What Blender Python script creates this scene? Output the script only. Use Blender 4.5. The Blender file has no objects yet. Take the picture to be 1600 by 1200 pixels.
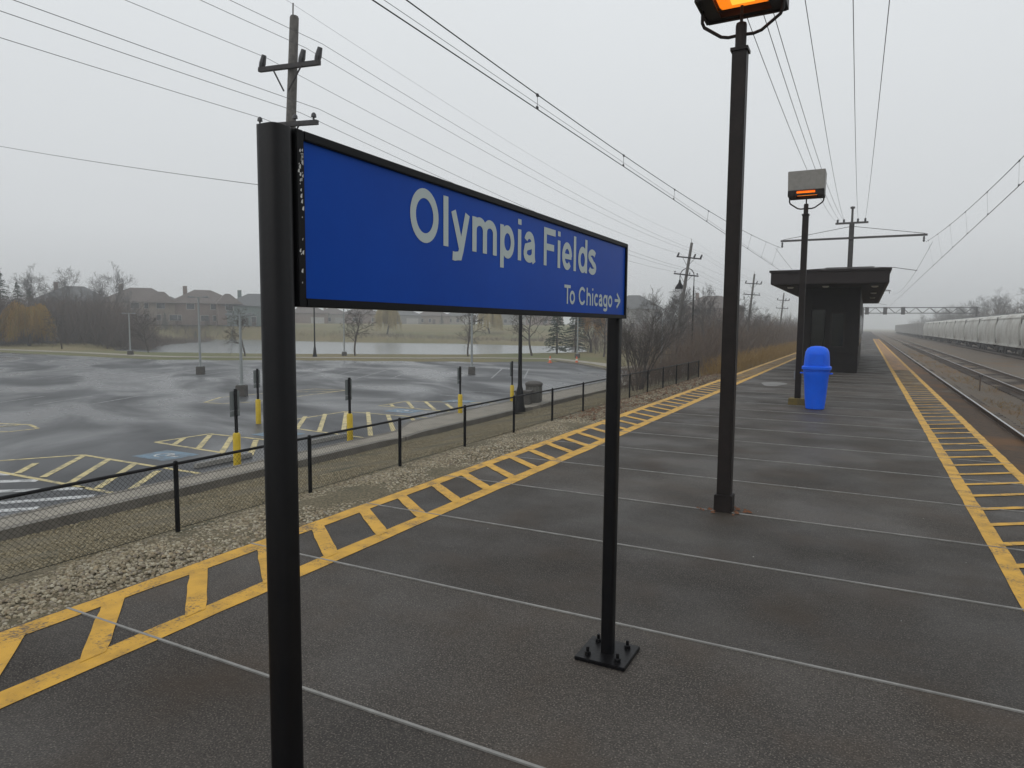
import bpy, bmesh, math, random
import numpy as np
from mathutils import Matrix, Vector

# ------------------------------------------------------------------ camera, sky, sun, exposure
scene = bpy.context.scene
F_PX, CX, CY, EYE = 1062.0, 800.0, 600.0, 1.6
def _ray(p): return np.array([(p[0]-CX)/F_PX, -(p[1]-CY)/F_PX, -1.0])
_vy = _ray((1354, 512)); _vy /= np.linalg.norm(_vy)
_vz = -_ray((712, 12500)); _vz /= np.linalg.norm(_vz)
_vz -= _vz.dot(_vy)*_vy; _vz /= np.linalg.norm(_vz)
ROT = np.array([np.cross(_vy, _vz), _vy, _vz])          # world = ROT @ camera
cam_data = bpy.data.cameras.new('camera')
cam_data.sensor_width = 36.0; cam_data.sensor_fit = 'HORIZONTAL'
cam_data.lens = F_PX/1600*36; cam_data.clip_start = 0.05; cam_data.clip_end = 6000
cam = bpy.data.objects.new('camera', cam_data)
scene.collection.objects.link(cam)
M4 = Matrix([list(ROT[0])+[0], list(ROT[1])+[0], list(ROT[2])+[EYE], [0, 0, 0, 1]])
cam.matrix_world = M4
scene.camera = cam

world = bpy.data.worlds.new('World'); scene.world = world; world.use_nodes = True
wn, wl = world.node_tree.nodes, world.node_tree.links
for n in list(wn): wn.remove(n)
w_out = wn.new('ShaderNodeOutputWorld'); w_bg = wn.new('ShaderNodeBackground')
sky = wn.new('ShaderNodeTexSky'); sky.sky_type = 'NISHITA'; sky.sun_disc = False
SUN_EL, SUN_AZ = math.radians(48), math.radians(200)
sky.sun_elevation = SUN_EL; sky.sun_rotation = SUN_AZ; sky.dust_density = 6.0; sky.air_density = 1.5
hs = wn.new('ShaderNodeHueSaturation'); hs.inputs['Saturation'].default_value = 0.12; hs.inputs['Value'].default_value = 0.10
wl.new(sky.outputs[0], hs.inputs['Color'])
tc = wn.new('ShaderNodeTexCoord'); sx = wn.new('ShaderNodeSeparateXYZ'); wl.new(tc.outputs['Generated'], sx.inputs[0])
ramp = wn.new('ShaderNodeValToRGB'); wl.new(sx.outputs['Z'], ramp.inputs[0])
el = ramp.color_ramp.elements
el[0].position = 0.0; el[0].color = (.54, .56, .58, 1)
el[1].position = 1.0; el[1].color = (.89, .925, .95, 1)
e = el.new(.12); e.color = (.69, .715, .735, 1)
e = el.new(.5); e.color = (.84, .875, .90, 1)
cl = wn.new('ShaderNodeTexNoise'); cl.inputs['Scale'].default_value = 2.2; cl.inputs['Detail'].default_value = 3
wl.new(tc.outputs['Generated'], cl.inputs['Vector'])
clm = wn.new('ShaderNodeMapRange'); clm.inputs[3].default_value = .97; clm.inputs[4].default_value = 1.03
wl.new(cl.outputs['Fac'], clm.inputs[0])
clx = wn.new('ShaderNodeVectorMath'); clx.operation = 'SCALE'
wl.new(ramp.outputs[0], clx.inputs[0]); wl.new(clm.outputs[0], clx.inputs['Scale'])
mx = wn.new('ShaderNodeMix'); mx.data_type = 'RGBA'; mx.inputs[0].default_value = .92
wl.new(hs.outputs[0], mx.inputs[6]); wl.new(clx.outputs[0], mx.inputs[7])
wl.new(mx.outputs[2], w_bg.inputs['Color']); w_bg.inputs['Strength'].default_value = 1.0
wl.new(w_bg.outputs[0], w_out.inputs[0])

sun_d = bpy.data.lights.new('sun', 'SUN'); sun_d.energy = 0.5; sun_d.angle = math.radians(70); sun_d.color = (1, .98, .95)
sun = bpy.data.objects.new('sun', sun_d); scene.collection.objects.link(sun)
sun.rotation_euler = (math.radians(90)-SUN_EL, 0, math.pi-SUN_AZ)
vs = scene.view_settings
vs.view_transform = 'Standard'; vs.look = 'None'; vs.exposure = 0.0; vs.gamma = 1.0; vs.use_curve_mapping = False
cy = scene.cycles
cy.max_bounces = 6; cy.diffuse_bounces = 3; cy.glossy_bounces = 3; cy.transmission_bounces = 4
cy.volume_bounces = 1; cy.transparent_max_bounces = 6; cy.use_denoising = True

# ------------------------------------------------------------------ helpers: pixels of the photograph to positions
def _dir(p): return ROT @ _ray(p)
def gz(p, z=0.0):
    d = _dir(p); t = (z-EYE)/d[2]; return Vector((d[0]*t, d[1]*t, z))
def gx(p, x):
    d = _dir(p); t = x/d[0]; return Vector((x, d[1]*t, d[2]*t+EYE))
def gy(p, y):
    d = _dir(p); t = y/d[1]; return Vector((d[0]*t, y, d[2]*t+EYE))
def along(px, dist):                 # a spot at a given ground distance in the direction of a photo column
    d = _dir((px, 505)); k = dist/math.hypot(d[0], d[1]); return d[0]*k, d[1]*k

COL = scene.collection
R = math.radians
class MB:
    """collects geometry for one mesh object"""
    def __init__(s): s.v = []; s.f = []; s.n = 0
    def add(s, v, f):
        b = s.n
        s.v.extend([tuple(map(float, q)) for q in v]); s.f.extend([tuple(int(i)+b for i in q) for q in f]); s.n += len(v)
        return s
    def box(s, a, b, taper=1.0):
        (x0, y0, z0), (x1, y1, z1) = a, b
        mx_, my_ = (x0+x1)/2, (y0+y1)/2
        t = taper
        v = [(x0, y0, z0), (x1, y0, z0), (x1, y1, z0), (x0, y1, z0)]
        v += [(mx_+(x-mx_)*t, my_+(y-my_)*t, z1) for x, y, _ in v]
        return s.add(v, [(3, 2, 1, 0), (4, 5, 6, 7), (0, 1, 5, 4), (1, 2, 6, 5), (2, 3, 7, 6), (3, 0, 4, 7)])
    def bar(s, a, b, w, h=None, up=(0, 0, 1)):
        h = w if h is None else h
        a, b = Vector(a), Vector(b); d = (b-a).normalized(); up = Vector(up)
        if abs(d.dot(up)) > .98: up = Vector((1, 0, 0))
        sx_ = d.cross(up).normalized()*w/2; sz_ = sx_.cross(d).normalized()*h/2
        v = [a-sx_-sz_, a+sx_-sz_, a+sx_+sz_, a-sx_+sz_, b-sx_-sz_, b+sx_-sz_, b+sx_+sz_, b-sx_+sz_]
        return s.add(v, [(0, 1, 2, 3), (7, 6, 5, 4), (0, 4, 5, 1), (1, 5, 6, 2), (2, 6, 7, 3), (3, 7, 4, 0)])
    def tube(s, pts, rad, k=8, caps=True):
        pts = [Vector(p) for p in pts]; m = len(pts)
        rad = [rad]*m if isinstance(rad, (int, float)) else rad
        v = []; f = []
        ref = None
        for i, p in enumerate(pts):
            d = (pts[min(i+1, m-1)]-pts[max(i-1, 0)]).normalized()
            if ref is None: ref = Vector((1, 0, 0)) if abs(d.x) < .8 else Vector((0, 1, 0))
            a = d.cross(ref).normalized(); b = d.cross(a).normalized(); ref = b.cross(d)*1.0 if False else ref
            for j in range(k):
                t = 2*math.pi*j/k; v.append(p+(a*math.cos(t)+b*math.sin(t))*rad[i])
        for i in range(m-1):
            for j in range(k):
                j2 = (j+1) % k; f.append((i*k+j, i*k+j2, (i+1)*k+j2, (i+1)*k+j))
        if caps and k > 2:
            f.append(tuple(range(k-1, -1, -1))); f.append(tuple((m-1)*k+j for j in range(k)))
        return s.add(v, f)
    def lathe(s, prof, k=20, c=(0, 0, 0), sq=None):
        """prof: (radius, z). sq>2 makes a superellipse section"""
        v = []; f = []
        for r, z in prof:
            for j in range(k):
                t = 2*math.pi*j/k; a, b = math.cos(t), math.sin(t)
                if sq:
                    q = (abs(a)**sq+abs(b)**sq)**(-1/sq); a *= q; b *= q
                v.append((c[0]+r*a, c[1]+r*b, c[2]+z))
        m = len(prof)
        for i in range(m-1):
            for j in range(k):
                j2 = (j+1) % k; f.append((i*k+j, i*k+j2, (i+1)*k+j2, (i+1)*k+j))
        f.append(tuple(range(k-1, -1, -1))); f.append(tuple((m-1)*k+j for j in range(k)))
        return s.add(v, f)
    def poly(s, pts, z0, z1=None):
        """flat polygon at z0, or prism from z0 to z1"""
        n = len(pts)
        if z1 is None: return s.add([(x, y, z0) for x, y in pts], [tuple(range(n))])
        v = [(x, y, z0) for x, y in pts]+[(x, y, z1) for x, y in pts]
        f = [tuple(range(n-1, -1, -1)), tuple(range(n, 2*n))]+[(i, (i+1) % n, n+(i+1) % n, n+i) for i in range(n)]
        return s.add(v, f)
    def build(s, name, m, parent=None, smooth=False, bevel=0, loc=None):
        me = bpy.data.meshes.new(name); me.from_pydata(s.v, [], s.f); me.update()
        if bevel:
            bm = bmesh.new(); bm.from_mesh(me)
            bmesh.ops.recalc_face_normals(bm, faces=bm.faces)
            bmesh.ops.bevel(bm, geom=[e for e in bm.edges if e.is_manifold and e.calc_face_angle(0) > .5], offset=bevel, segments=2, affect='EDGES', clamp_overlap=True)
            bm.to_mesh(me); bm.free()
        else:
            bm = bmesh.new(); bm.from_mesh(me); bmesh.ops.recalc_face_normals(bm, faces=bm.faces); bm.to_mesh(me); bm.free()
        if smooth:
            for p in me.polygons: p.use_smooth = True
            try: me.set_sharp_from_angle(angle=R(40))
            except Exception: pass
        o = bpy.data.objects.new(name, me); COL.objects.link(o)
        if m: me.materials.append(m)
        if parent: o.parent = parent
        if loc is not None: o.location = loc
        return o
def fast_mesh(name, v, quads, m, parent=None, smooth=False):
    me = bpy.data.meshes.new(name)
    v = np.asarray(v, np.float32); q = np.asarray(quads, np.int32)
    k = q.shape[1]
    me.vertices.add(len(v)); me.vertices.foreach_set('co', v.ravel())
    me.loops.add(q.size); me.loops.foreach_set('vertex_index', q.ravel())
    me.polygons.add(len(q)); me.polygons.foreach_set('loop_start', np.arange(0, q.size, k, dtype=np.int32))
    me.update(calc_edges=True); me.validate()
    if smooth: me.polygons.foreach_set('use_smooth', np.ones(len(q), bool))
    o = bpy.data.objects.new(name, me); COL.objects.link(o)
    if m: me.materials.append(m)
    if parent: o.parent = parent
    return o
def tubes(pts, rad, k=3):
    """many polylines of one length: pts (N,m,3), rad (N,m) -> verts, quads"""
    pts = np.asarray(pts, float); rad = np.asarray(rad, float); N, m, _ = pts.shape
    d = pts[:, -1]-pts[:, 0]; d /= np.linalg.norm(d, axis=1)[:, None]+1e-9
    ref = np.where(np.abs(d[:, 2:3]) < .9, np.array([[0, 0, 1.]]), np.array([[1., 0, 0]]))
    a = np.cross(d, ref); a /= np.linalg.norm(a, axis=1)[:, None]+1e-9; b = np.cross(d, a)
    t = np.arange(k)*2*np.pi/k
    off = a[:, None, :]*np.cos(t)[None, :, None]+b[:, None, :]*np.sin(t)[None, :, None]
    v = pts[:, :, None, :]+off[:, None]*rad[:, :, None, None]
    idx = np.arange(N*m*k).reshape(N, m, k); j2 = (np.arange(k)+1) % k
    q = np.stack([idx[:, :-1], idx[:, :-1][:, :, j2], idx[:, 1:][:, :, j2], idx[:, 1:]], -1)
    return v.reshape(-1, 3), q.reshape(-1, 4)
def join_tubes(lst):
    V = []; Q = []; n = 0
    for v, q in lst:
        V.append(v); Q.append(q+n); n += len(v)
    return np.concatenate(V), np.concatenate(Q)
def thing(name, label, cat, loc=(0, 0, 0), rz=0, group=None):
    o = bpy.data.objects.new(name, None); COL.objects.link(o); o.empty_display_size = .2
    o.location = loc; o.rotation_euler = (0, 0, rz)
    return tag(o, label, cat, group)
def tag(o, label, cat, group=None):
    o['label'] = label; o['category'] = cat
    if group: o['group'] = group
    return o
def struct(o): o['kind'] = 'structure'; return o
def copy_tree(o, parent=None):
    c = o.copy(); COL.objects.link(c); c.parent = parent
    for ch in o.children: copy_tree(ch, c)
    return c
def sib(o, name, parent, loc=None):
    c = o.copy(); c.name = name; COL.objects.link(c); c.parent = parent
    if loc is not None: c.location = loc
    return c

# ------------------------------------------------------------------ materials
def mat(name, col, rough=.7, col2=None, scale=6.0, metal=0.0, bump=0.0, bscale=None, detail=6, coords='Object', lo=.35, hi=.65, rough2=None, spec=.5, col3=None, scale3=1.0):
    m = bpy.data.materials.new(name); m.use_nodes = True
    nt = m.node_tree; N, L = nt.nodes, nt.links; b = N['Principled BSDF']
    b.inputs['Base Color'].default_value = (*col, 1); b.inputs['Roughness'].default_value = rough
    b.inputs['Metallic'].default_value = metal; b.inputs['Specular IOR Level'].default_value = spec
    if coords == 'World':
        g = N.new('ShaderNodeNewGeometry'); vec = g.outputs['Position']
    else:
        g = N.new('ShaderNodeTexCoord'); vec = g.outputs['Object']
    cur = None
    if col2:
        n = N.new('ShaderNodeTexNoise'); n.inputs['Scale'].default_value = scale; n.inputs['Detail'].default_value = detail; n.inputs['Roughness'].default_value = .65
        L.new(vec, n.inputs['Vector'])
        r = N.new('ShaderNodeValToRGB'); r.color_ramp.elements[0].position = lo; r.color_ramp.elements[1].position = hi
        r.color_ramp.elements[0].color = (*col, 1); r.color_ramp.elements[1].color = (*col2, 1)
        L.new(n.outputs['Fac'], r.inputs[0]); cur = r.outputs[0]
        if rough2 is not None:
            mr = N.new('ShaderNodeMapRange'); mr.inputs[1].default_value = lo; mr.inputs[2].default_value = hi
            mr.inputs[3].default_value = rough; mr.inputs[4].default_value = rough2
            L.new(n.outputs['Fac'], mr.inputs[0]); L.new(mr.outputs[0], b.inputs['Roughness'])
    if col3:
        n3 = N.new('ShaderNodeTexNoise'); n3.inputs['Scale'].default_value = scale3; n3.inputs['Detail'].default_value = 5
        L.new(vec, n3.inputs['Vector'])
        r3 = N.new('ShaderNodeMapRange'); r3.inputs[1].default_value = .5; r3.inputs[2].default_value = .68
        L.new(n3.outputs['Fac'], r3.inputs[0])
        mxx = N.new('ShaderNodeMix'); mxx.data_type = 'RGBA'; mxx.inputs[7].default_value = (*col3, 1)
        L.new(r3.outputs[0], mxx.inputs[0])
        if cur: L.new(cur, mxx.inputs[6])
        else: mxx.inputs[6].default_value = (*col, 1)
        cur = mxx.outputs[2]
    if cur: L.new(cur, b.inputs['Base Color'])
    if bump:
        nb = N.new('ShaderNodeTexNoise'); nb.inputs['Scale'].default_value = bscale or scale*3; nb.inputs['Detail'].default_value = 4
        L.new(vec, nb.inputs['Vector'])
        bp = N.new('ShaderNodeBump'); bp.inputs['Strength'].default_value = bump; bp.inputs['Distance'].default_value = .02
        L.new(nb.outputs['Fac'], bp.inputs['Height']); L.new(bp.outputs[0], b.inputs['Normal'])
    return m
def island_mat(name, cols, rough=.85):
    m = bpy.data.materials.new(name); m.use_nodes = True
    N, L = m.node_tree.nodes, m.node_tree.links; b = N['Principled BSDF']
    g = N.new('ShaderNodeNewGeometry'); r = N.new('ShaderNodeValToRGB'); L.new(g.outputs['Random Per Island'], r.inputs[0])
    r.color_ramp.interpolation = 'LINEAR'
    els = r.color_ramp.elements
    els[0].color = (*cols[0], 1); els[1].color = (*cols[-1], 1)
    for i in range(1, len(cols)-1): els.new(i/(len(cols)-1)).color = (*cols[i], 1)
    L.new(r.outputs[0], b.inputs['Base Color']); b.inputs['Roughness'].default_value = rough
    return m
def emit(name, col, s):
    m = bpy.data.materials.new(name); m.use_nodes = True; b = m.node_tree.nodes['Principled BSDF']
    b.inputs['Base Color'].default_value = (*col, 1); b.inputs['Emission Color'].default_value = (*col, 1); b.inputs['Emission Strength'].default_value = s
    return m

def platform_mat():
    m = bpy.data.materials.new('platform_concrete'); m.use_nodes = True
    N, L = m.node_tree.nodes, m.node_tree.links; b = N['Principled BSDF']
    g = N.new('ShaderNodeNewGeometry'); P = g.outputs['Position']
    def noise(s, d=4, vec=P):
        n = N.new('ShaderNodeTexNoise'); n.inputs['Scale'].default_value = s; n.inputs['Detail'].default_value = d; L.new(vec, n.inputs['Vector']); return n.outputs['Fac']
    def rng(src, a, b_, c=0.0, d=1.0):
        r = N.new('ShaderNodeMapRange'); r.inputs[1].default_value = a; r.inputs[2].default_value = b_; r.inputs[3].default_value = c; r.inputs[4].default_value = d
        L.new(src, r.inputs[0]); return r.outputs[0]
    def mix(f, a, c, mode='MIX'):
        x = N.new('ShaderNodeMix'); x.data_type = 'RGBA'; x.blend_type = mode
        if isinstance(f, float): x.inputs[0].default_value = f
        else: L.new(f, x.inputs[0])
        for i, q in ((6, a), (7, c)):
            if isinstance(q, tuple): x.inputs[i].default_value = (*q, 1)
            else: L.new(q, x.inputs[i])
        return x.outputs[2]
    base = mix(rng(noise(1.1, 6), .35, .68), (.025, .021, .018), (.045, .038, .032))
    base = mix(rng(noise(120, 3), .53, .66), base, (.135, .118, .098))                 # pale aggregate
    base = mix(rng(noise(130, 3), .52, .66), base, (.014, .012, .011))
    base = mix(rng(noise(28, 4), .5, .75, 0, .5), base, (.085, .075, .064))                # dark grains
    rust = rng(noise(1.7, 6), .50, .72, 0, .7)
    base = mix(rust, base, (.046, .032, .021))
    # tone of each slab
    isl = N.new('ShaderNodeObjectInfo')
    tone = rng(isl.outputs['Random'], 0, 1, .80, 1.22)
    sc_ = N.new('ShaderNodeVectorMath'); sc_.operation = 'SCALE'; L.new(base, sc_.inputs[0]); L.new(tone, sc_.inputs['Scale'])
    L.new(sc_.outputs[0], b.inputs['Base Color'])
    L.new(rng(noise(.9, 5), .38, .66, .52, .85), b.inputs['Roughness']); b.inputs['Specular IOR Level'].default_value = .32
    bp = N.new('ShaderNodeBump'); bp.inputs['Strength'].default_value = .55; bp.inputs['Distance'].default_value = .006
    L.new(noise(100, 4), bp.inputs['Height']); L.new(bp.outputs[0], b.inputs['Normal'])
    return m
def paint_mat(name, col, under, wear=.62, rough=.6):
    m = bpy.data.materials.new(name); m.use_nodes = True
    N, L = m.node_tree.nodes, m.node_tree.links; b = N['Principled BSDF']
    g = N.new('ShaderNodeNewGeometry')
    def noise(s, d):
        n = N.new('ShaderNodeTexNoise'); n.inputs['Scale'].default_value = s; n.inputs['Detail'].default_value = d; L.new(g.outputs['Position'], n.inputs['Vector']); return n.outputs['Fac']
    a = N.new('ShaderNodeMix'); a.data_type = 'RGBA'; a.inputs[6].default_value = (*col, 1); a.inputs[7].default_value = (*[c*.62 for c in col], 1)
    r0 = N.new('ShaderNodeMapRange'); r0.inputs[1].default_value = .4; r0.inputs[2].default_value = .75; L.new(noise(7, 6), r0.inputs[0]); L.new(r0.outputs[0], a.inputs[0])
    x = N.new('ShaderNodeMix'); x.data_type = 'RGBA'; x.inputs[7].default_value = (*under, 1); L.new(a.outputs[2], x.inputs[6])
    mul = N.new('ShaderNodeMath'); mul.operation = 'ADD'; s1 = N.new('ShaderNodeMath'); s1.operation = 'MULTIPLY'; s1.inputs[1].default_value = .5
    L.new(noise(60, 5), s1.inputs[0]); s2 = N.new('ShaderNodeMath'); s2.operation = 'MULTIPLY'; s2.inputs[1].default_value = .5; L.new(noise(3.5, 4), s2.inputs[0])
    L.new(s1.outputs[0], mul.inputs[0]); L.new(s2.outputs[0], mul.inputs[1])
    r = N.new('ShaderNodeMapRange'); r.inputs[1].default_value = wear-.06; r.inputs[2].default_value = wear+.04; r.inputs[4].default_value = .85
    L.new(mul.outputs[0], r.inputs[0]); L.new(r.outputs[0], x.inputs[0])
    L.new(x.outputs[2], b.inputs['Base Color']); b.inputs['Roughness'].default_value = rough
    bp = N.new('ShaderNodeBump'); bp.inputs['Strength'].default_value = .5; bp.inputs['Distance'].default_value = .004
    L.new(noise(150, 3), bp.inputs['Height']); L.new(bp.outputs[0], b.inputs['Normal'])
    return m
def wet_asphalt():
    m = bpy.data.materials.new('wet_asphalt'); m.use_nodes = True
    N, L = m.node_tree.nodes, m.node_tree.links; b = N['Principled BSDF']
    g = N.new('ShaderNodeNewGeometry')
    mp = N.new('ShaderNodeMapping'); mp.inputs['Rotation'].default_value = (0, 0, R(-57)); L.new(g.outputs['Position'], mp.inputs[0])
    def noise(s, d, sc=(1, 1, 1)):
        k = N.new('ShaderNodeVectorMath'); k.operation = 'MULTIPLY'; k.inputs[1].default_value = sc; L.new(mp.outputs[0], k.inputs[0])
        n = N.new('ShaderNodeTexNoise'); n.inputs['Scale'].default_value = s; n.inputs['Detail'].default_value = d; n.inputs['Distortion'].default_value = .6; L.new(k.outputs[0], n.inputs['Vector']); return n.outputs['Fac']
    r = N.new('ShaderNodeValToRGB'); r.color_ramp.elements[0].position = .35; r.color_ramp.elements[1].position = .7
    r.color_ramp.elements[0].color = (.03, .032, .035, 1); r.color_ramp.elements[1].color = (.066, .069, .073, 1)
    L.new(noise(.16, 7), r.inputs[0]); L.new(r.outputs[0], b.inputs['Base Color'])
    q = N.new('ShaderNodeMapRange'); q.inputs[1].default_value = .42; q.inputs[2].default_value = .62; q.inputs[3].default_value = .26; q.inputs[4].default_value = .7
    L.new(noise(.22, 6, (1.0, .45, 1)), q.inputs[0]); L.new(q.outputs[0], b.inputs['Roughness'])
    bp = N.new('ShaderNodeBump'); bp.inputs['Strength'].default_value = .25; bp.inputs['Distance'].default_value = .01
    L.new(noise(40, 3), bp.inputs['Height']); L.new(bp.outputs[0], b.inputs['Normal'])
    return m

ASPH = (.05, .046, .044)
M = dict(
    platform=platform_mat(),
    side=mat('platform_side_concrete', (.16, .15, .135), .85, (.08, .075, .07), 2.0, bump=.3, coords='World'),
    sealant=mat('joint_sealant', (.27, .265, .25), .7, (.17, .165, .155), 9, coords='World'),
    yellow=paint_mat('yellow_paint', (.58, .315, .022), ASPH, .60),
    yellow_old=paint_mat('old_yellow_paint', (.36, .17, .03), (.10, .055, .028), .52),
    lot=wet_asphalt(),
    lot_yellow=paint_mat('lot_yellow_paint', (.56, .46, .20), (.06, .06, .06), .57, .5),
    lot_white=paint_mat('lot_white_paint', (.52, .53, .53), (.06, .06, .06), .56, .5),
    lot_faint=paint_mat('faded_white_paint', (.34, .35, .35), (.06, .06, .06), .52, .5),
    lot_blue=paint_mat('blue_paint', (.10, .19, .27), (.06, .065, .07), .53, .5),
    concrete=mat('walk_concrete', (.22, .20, .165), .8, (.29, .265, .22), 1.5, bump=.2, coords='World'),
    kerb=mat('kerb_concrete', (.13, .118, .10), .85, (.19, .175, .15), 2.5, bump=.3, coords='World'),
    base_conc=mat('lamp_base_concrete', (.055, .05, .045), .85, (.09, .084, .076), 4),
    black=mat('black_gloss_paint', (.0045, .0045, .0055), .36, (.007, .0065, .007), 12, bump=.05, bscale=45, spec=.16),
    blackmat=mat('black_satin_paint', (.005, .005, .006), .5, spec=.15),
    bronze=mat('dark_bronze_paint', (.011, .0085, .008), .5, (.018, .0135, .012), 9, bump=.1, bscale=60, spec=.22),
    rust=mat('rusty_iron', (.17, .06, .02), .9, (.07, .035, .02), 30),
    lampgrey=mat('lamp_hood_grey', (.20, .195, .18), .5, (.25, .24, .225), 12),
    sodium=emit('sodium_glow', (1.0, .23, .008), 1.0), burner=emit('sodium_burner', (1.0, .40, .04), 1.5),
    reflector=mat('lamp_reflector', (.75, .42, .12), .3, metal=.6),
    signblue=mat('sign_blue', (.0015, .062, .40), .36, (.0015, .052, .35), 3.0, spec=.09),
    letters=mat('sign_letter_white', (.47, .54, .54), .5, spec=.3),
    binblue=mat('bin_blue_plastic', (.004, .10, .72), .5, (.005, .12, .80), 5, bump=.05, spec=.3),
    yblock=mat('yellow_block', (.17, .12, .02), .85, (.09, .07, .03), 9, bump=.3),
    shelter=mat('shelter_dark_metal', (.0075, .006, .006), .6, (.012, .0095, .009), 5, spec=.2),
    fascia=mat('shelter_fascia', (.017, .0125, .0125), .55, (.022, .017, .017), 3, spec=.2),
    glass=mat('dark_glass', (.008, .009, .007), .1, spec=.35),
    soffit=mat('shelter_soffit', (.012, .01, .01), .7, spec=.2),
    steel=mat('mast_steel', (.045, .043, .046), .55, (.07, .062, .058), 6),
    wire=mat('wire_dark', (.02, .02, .022), .6),
    wire_pale=mat('wire_grey', (.11, .115, .12), .6),
    wood=mat('pole_wood', (.085, .08, .075), .9, (.14, .132, .122), 8, bump=.4, bscale=30),
    arm=mat('crossarm_wood', (.04, .038, .042), .9, (.065, .06, .06), 10),
    insul=mat('insulator', (.035, .035, .04), .4),
    galv=mat('galvanised_pole', (.20, .21, .215), .55, (.26, .27, .275), 6, metal=.3),
    polegrey=mat('grey_pole_paint', (.26, .28, .28), .6),
    bollard=mat('bollard_yellow', (.62, .44, .015), .5, (.5, .34, .01), 8),
    signback=mat('sign_back_grey', (.16, .18, .18), .5),
    binslat=mat('bin_aggregate', (.12, .12, .11), .85, (.17, .165, .15), 20),
    white=mat('white_plastic', (.6, .6, .58), .5),
    orange=mat('orange_plastic', (.6, .12, .04), .5),
    rail=mat('rail_steel', (.09, .065, .05), .45, (.13, .09, .065), 12, metal=.3),
    railtop=mat('rail_head', (.45, .45, .46), .25, metal=.8),
    tie=mat('timber_tie', (.045, .036, .03), .9, (.075, .06, .05), 8),
    hopper=mat('hopper_grey', (.52, .52, .485), .6, (.42, .41, .375), .8, col3=(.28, .26, .23), scale3=.5),
    hopper2=mat('coal_car_grey', (.42, .415, .40), .65, (.25, .24, .225), 1.0),
    under=mat('bogie_dark', (.03, .026, .024), .8),
    bark=mat('bark', (.055, .046, .04), .95, (.085, .074, .066), 12, bump=.4),
    bark_grey=mat('bark_grey', (.075, .07, .068), .95, (.11, .104, .10), 9),
    brush=island_mat('brush_twigs', [(.10, .068, .055), (.14, .10, .078), (.085, .07, .06), (.17, .125, .09), (.12, .085, .06)]),
    brush_dark=island_mat('thicket_twigs', [(.075, .06, .058), (.11, .085, .078), (.085, .07, .058), (.13, .10, .08), (.12, .075, .06)]),
    weeds=island_mat('dry_weeds', [(.26, .15, .035), (.32, .20, .06), (.2, .12, .04), (.36, .25, .10)]),
    willow=island_mat('golden_willow', [(.30, .17, .028), (.36, .21, .04), (.26, .16, .035), (.24, .19, .05)]),
    pale=island_mat('straw_willow', [(.34, .27, .11), (.40, .32, .14), (.29, .22, .09)]),
    copper=island_mat('copper_leaves', [(.26, .13, .04), (.30, .17, .05), (.2, .11, .045)]),
    spruce=island_mat('spruce_needles', [(.025, .045, .03), (.035, .062, .04), (.05, .08, .055), (.03, .05, .04)]),
    shrub=island_mat('shrub_green', [(.03, .045, .028), (.045, .06, .035), (.035, .04, .03)]),
    leaves=island_mat('fallen_leaves', [(.12, .05, .02), (.16, .075, .03), (.09, .04, .02)]),
    stones=island_mat('ballast_stones', [(.13, .105, .07), (.27, .23, .155), (.38, .335, .24), (.20, .155, .095), (.46, .42, .32), (.17, .14, .11), (.33, .26, .16)], .9),
    finestones=island_mat('fine_gravel', [(.09, .074, .044), (.22, .185, .115), (.33, .285, .19), (.13, .105, .06), (.27, .22, .13)], .9),
)
def add_water():
    m = bpy.data.materials.new('pond_water'); m.use_nodes = True
    N, L = m.node_tree.nodes, m.node_tree.links; b = N['Principled BSDF']
    b.inputs['Base Color'].default_value = (.17, .185, .185, 1); b.inputs['Roughness'].default_value = .22; b.inputs['IOR'].default_value = 1.33
    g = N.new('ShaderNodeNewGeometry'); n = N.new('ShaderNodeTexNoise'); n.inputs['Scale'].default_value = 1.3; n.inputs['Detail'].default_value = 3; L.new(g.outputs['Position'], n.inputs['Vector'])
    bp = N.new('ShaderNodeBump'); bp.inputs['Strength'].default_value = .25; bp.inputs['Distance'].default_value = .05; L.new(n.outputs['Fac'], bp.inputs['Height']); L.new(bp.outputs[0], b.inputs['Normal'])
    return m
M['water'] = add_water()
M['grass'] = mat('winter_grass', (.115, .105, .04), .95, (.16, .125, .055), .09, bump=.5, bscale=2.5, coords='World', col3=(.085, .10, .03), scale3=.035)
M['gravel'] = mat('gravel_bed', (.075, .062, .036), .95, (.20, .168, .105), 26, bump=.9, bscale=55, coords='World', lo=.4, hi=.62, col3=(.075, .068, .038), scale3=.8)
M['ballast'] = mat('track_ballast', (.07, .055, .04), .95, (.15, .12, .088), 16, bump=.9, bscale=30, coords='World', lo=.38, hi=.64, col3=(.125, .075, .035), scale3=.35)
rng = np.random.default_rng(7)
random.seed(5)

# ------------------------------------------------------------------ ground, lot, pond
LOT = -2.2
pond_px = [(190, 548), (215, 551), (300, 555), (450, 557), (700, 558), (850, 555), (905, 550), (900, 541), (850, 541), (700, 537), (550, 535), (400, 531), (300, 530), (255, 535), (215, 543)]
POND = np.array([gz(p, -2.75)[:2] for p in pond_px])
def poly_sd(px, py, poly):
    """signed distance, negative inside"""
    n = len(poly); d = np.full(px.shape, 1e9); inside = np.zeros(px.shape, bool)
    for i in range(n):
        ax, ay = poly[i]; bx, by = poly[(i+1) % n]
        ex, ey = bx-ax, by-ay; wx, wy = px-ax, py-ay
        t = np.clip((wx*ex+wy*ey)/(ex*ex+ey*ey), 0, 1)
        d = np.minimum(d, np.hypot(wx-ex*t, wy-ey*t))
        c = ((ay > py) != (by > py)) & (px < (bx-ax)*(py-ay)/(by-ay+1e-12)+ax)
        inside ^= c
    return np.where(inside, -d, d)
def sstep(a, b, x):
    t = np.clip((x-a)/(b-a), 0, 1); return t*t*(3-2*t)
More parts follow.
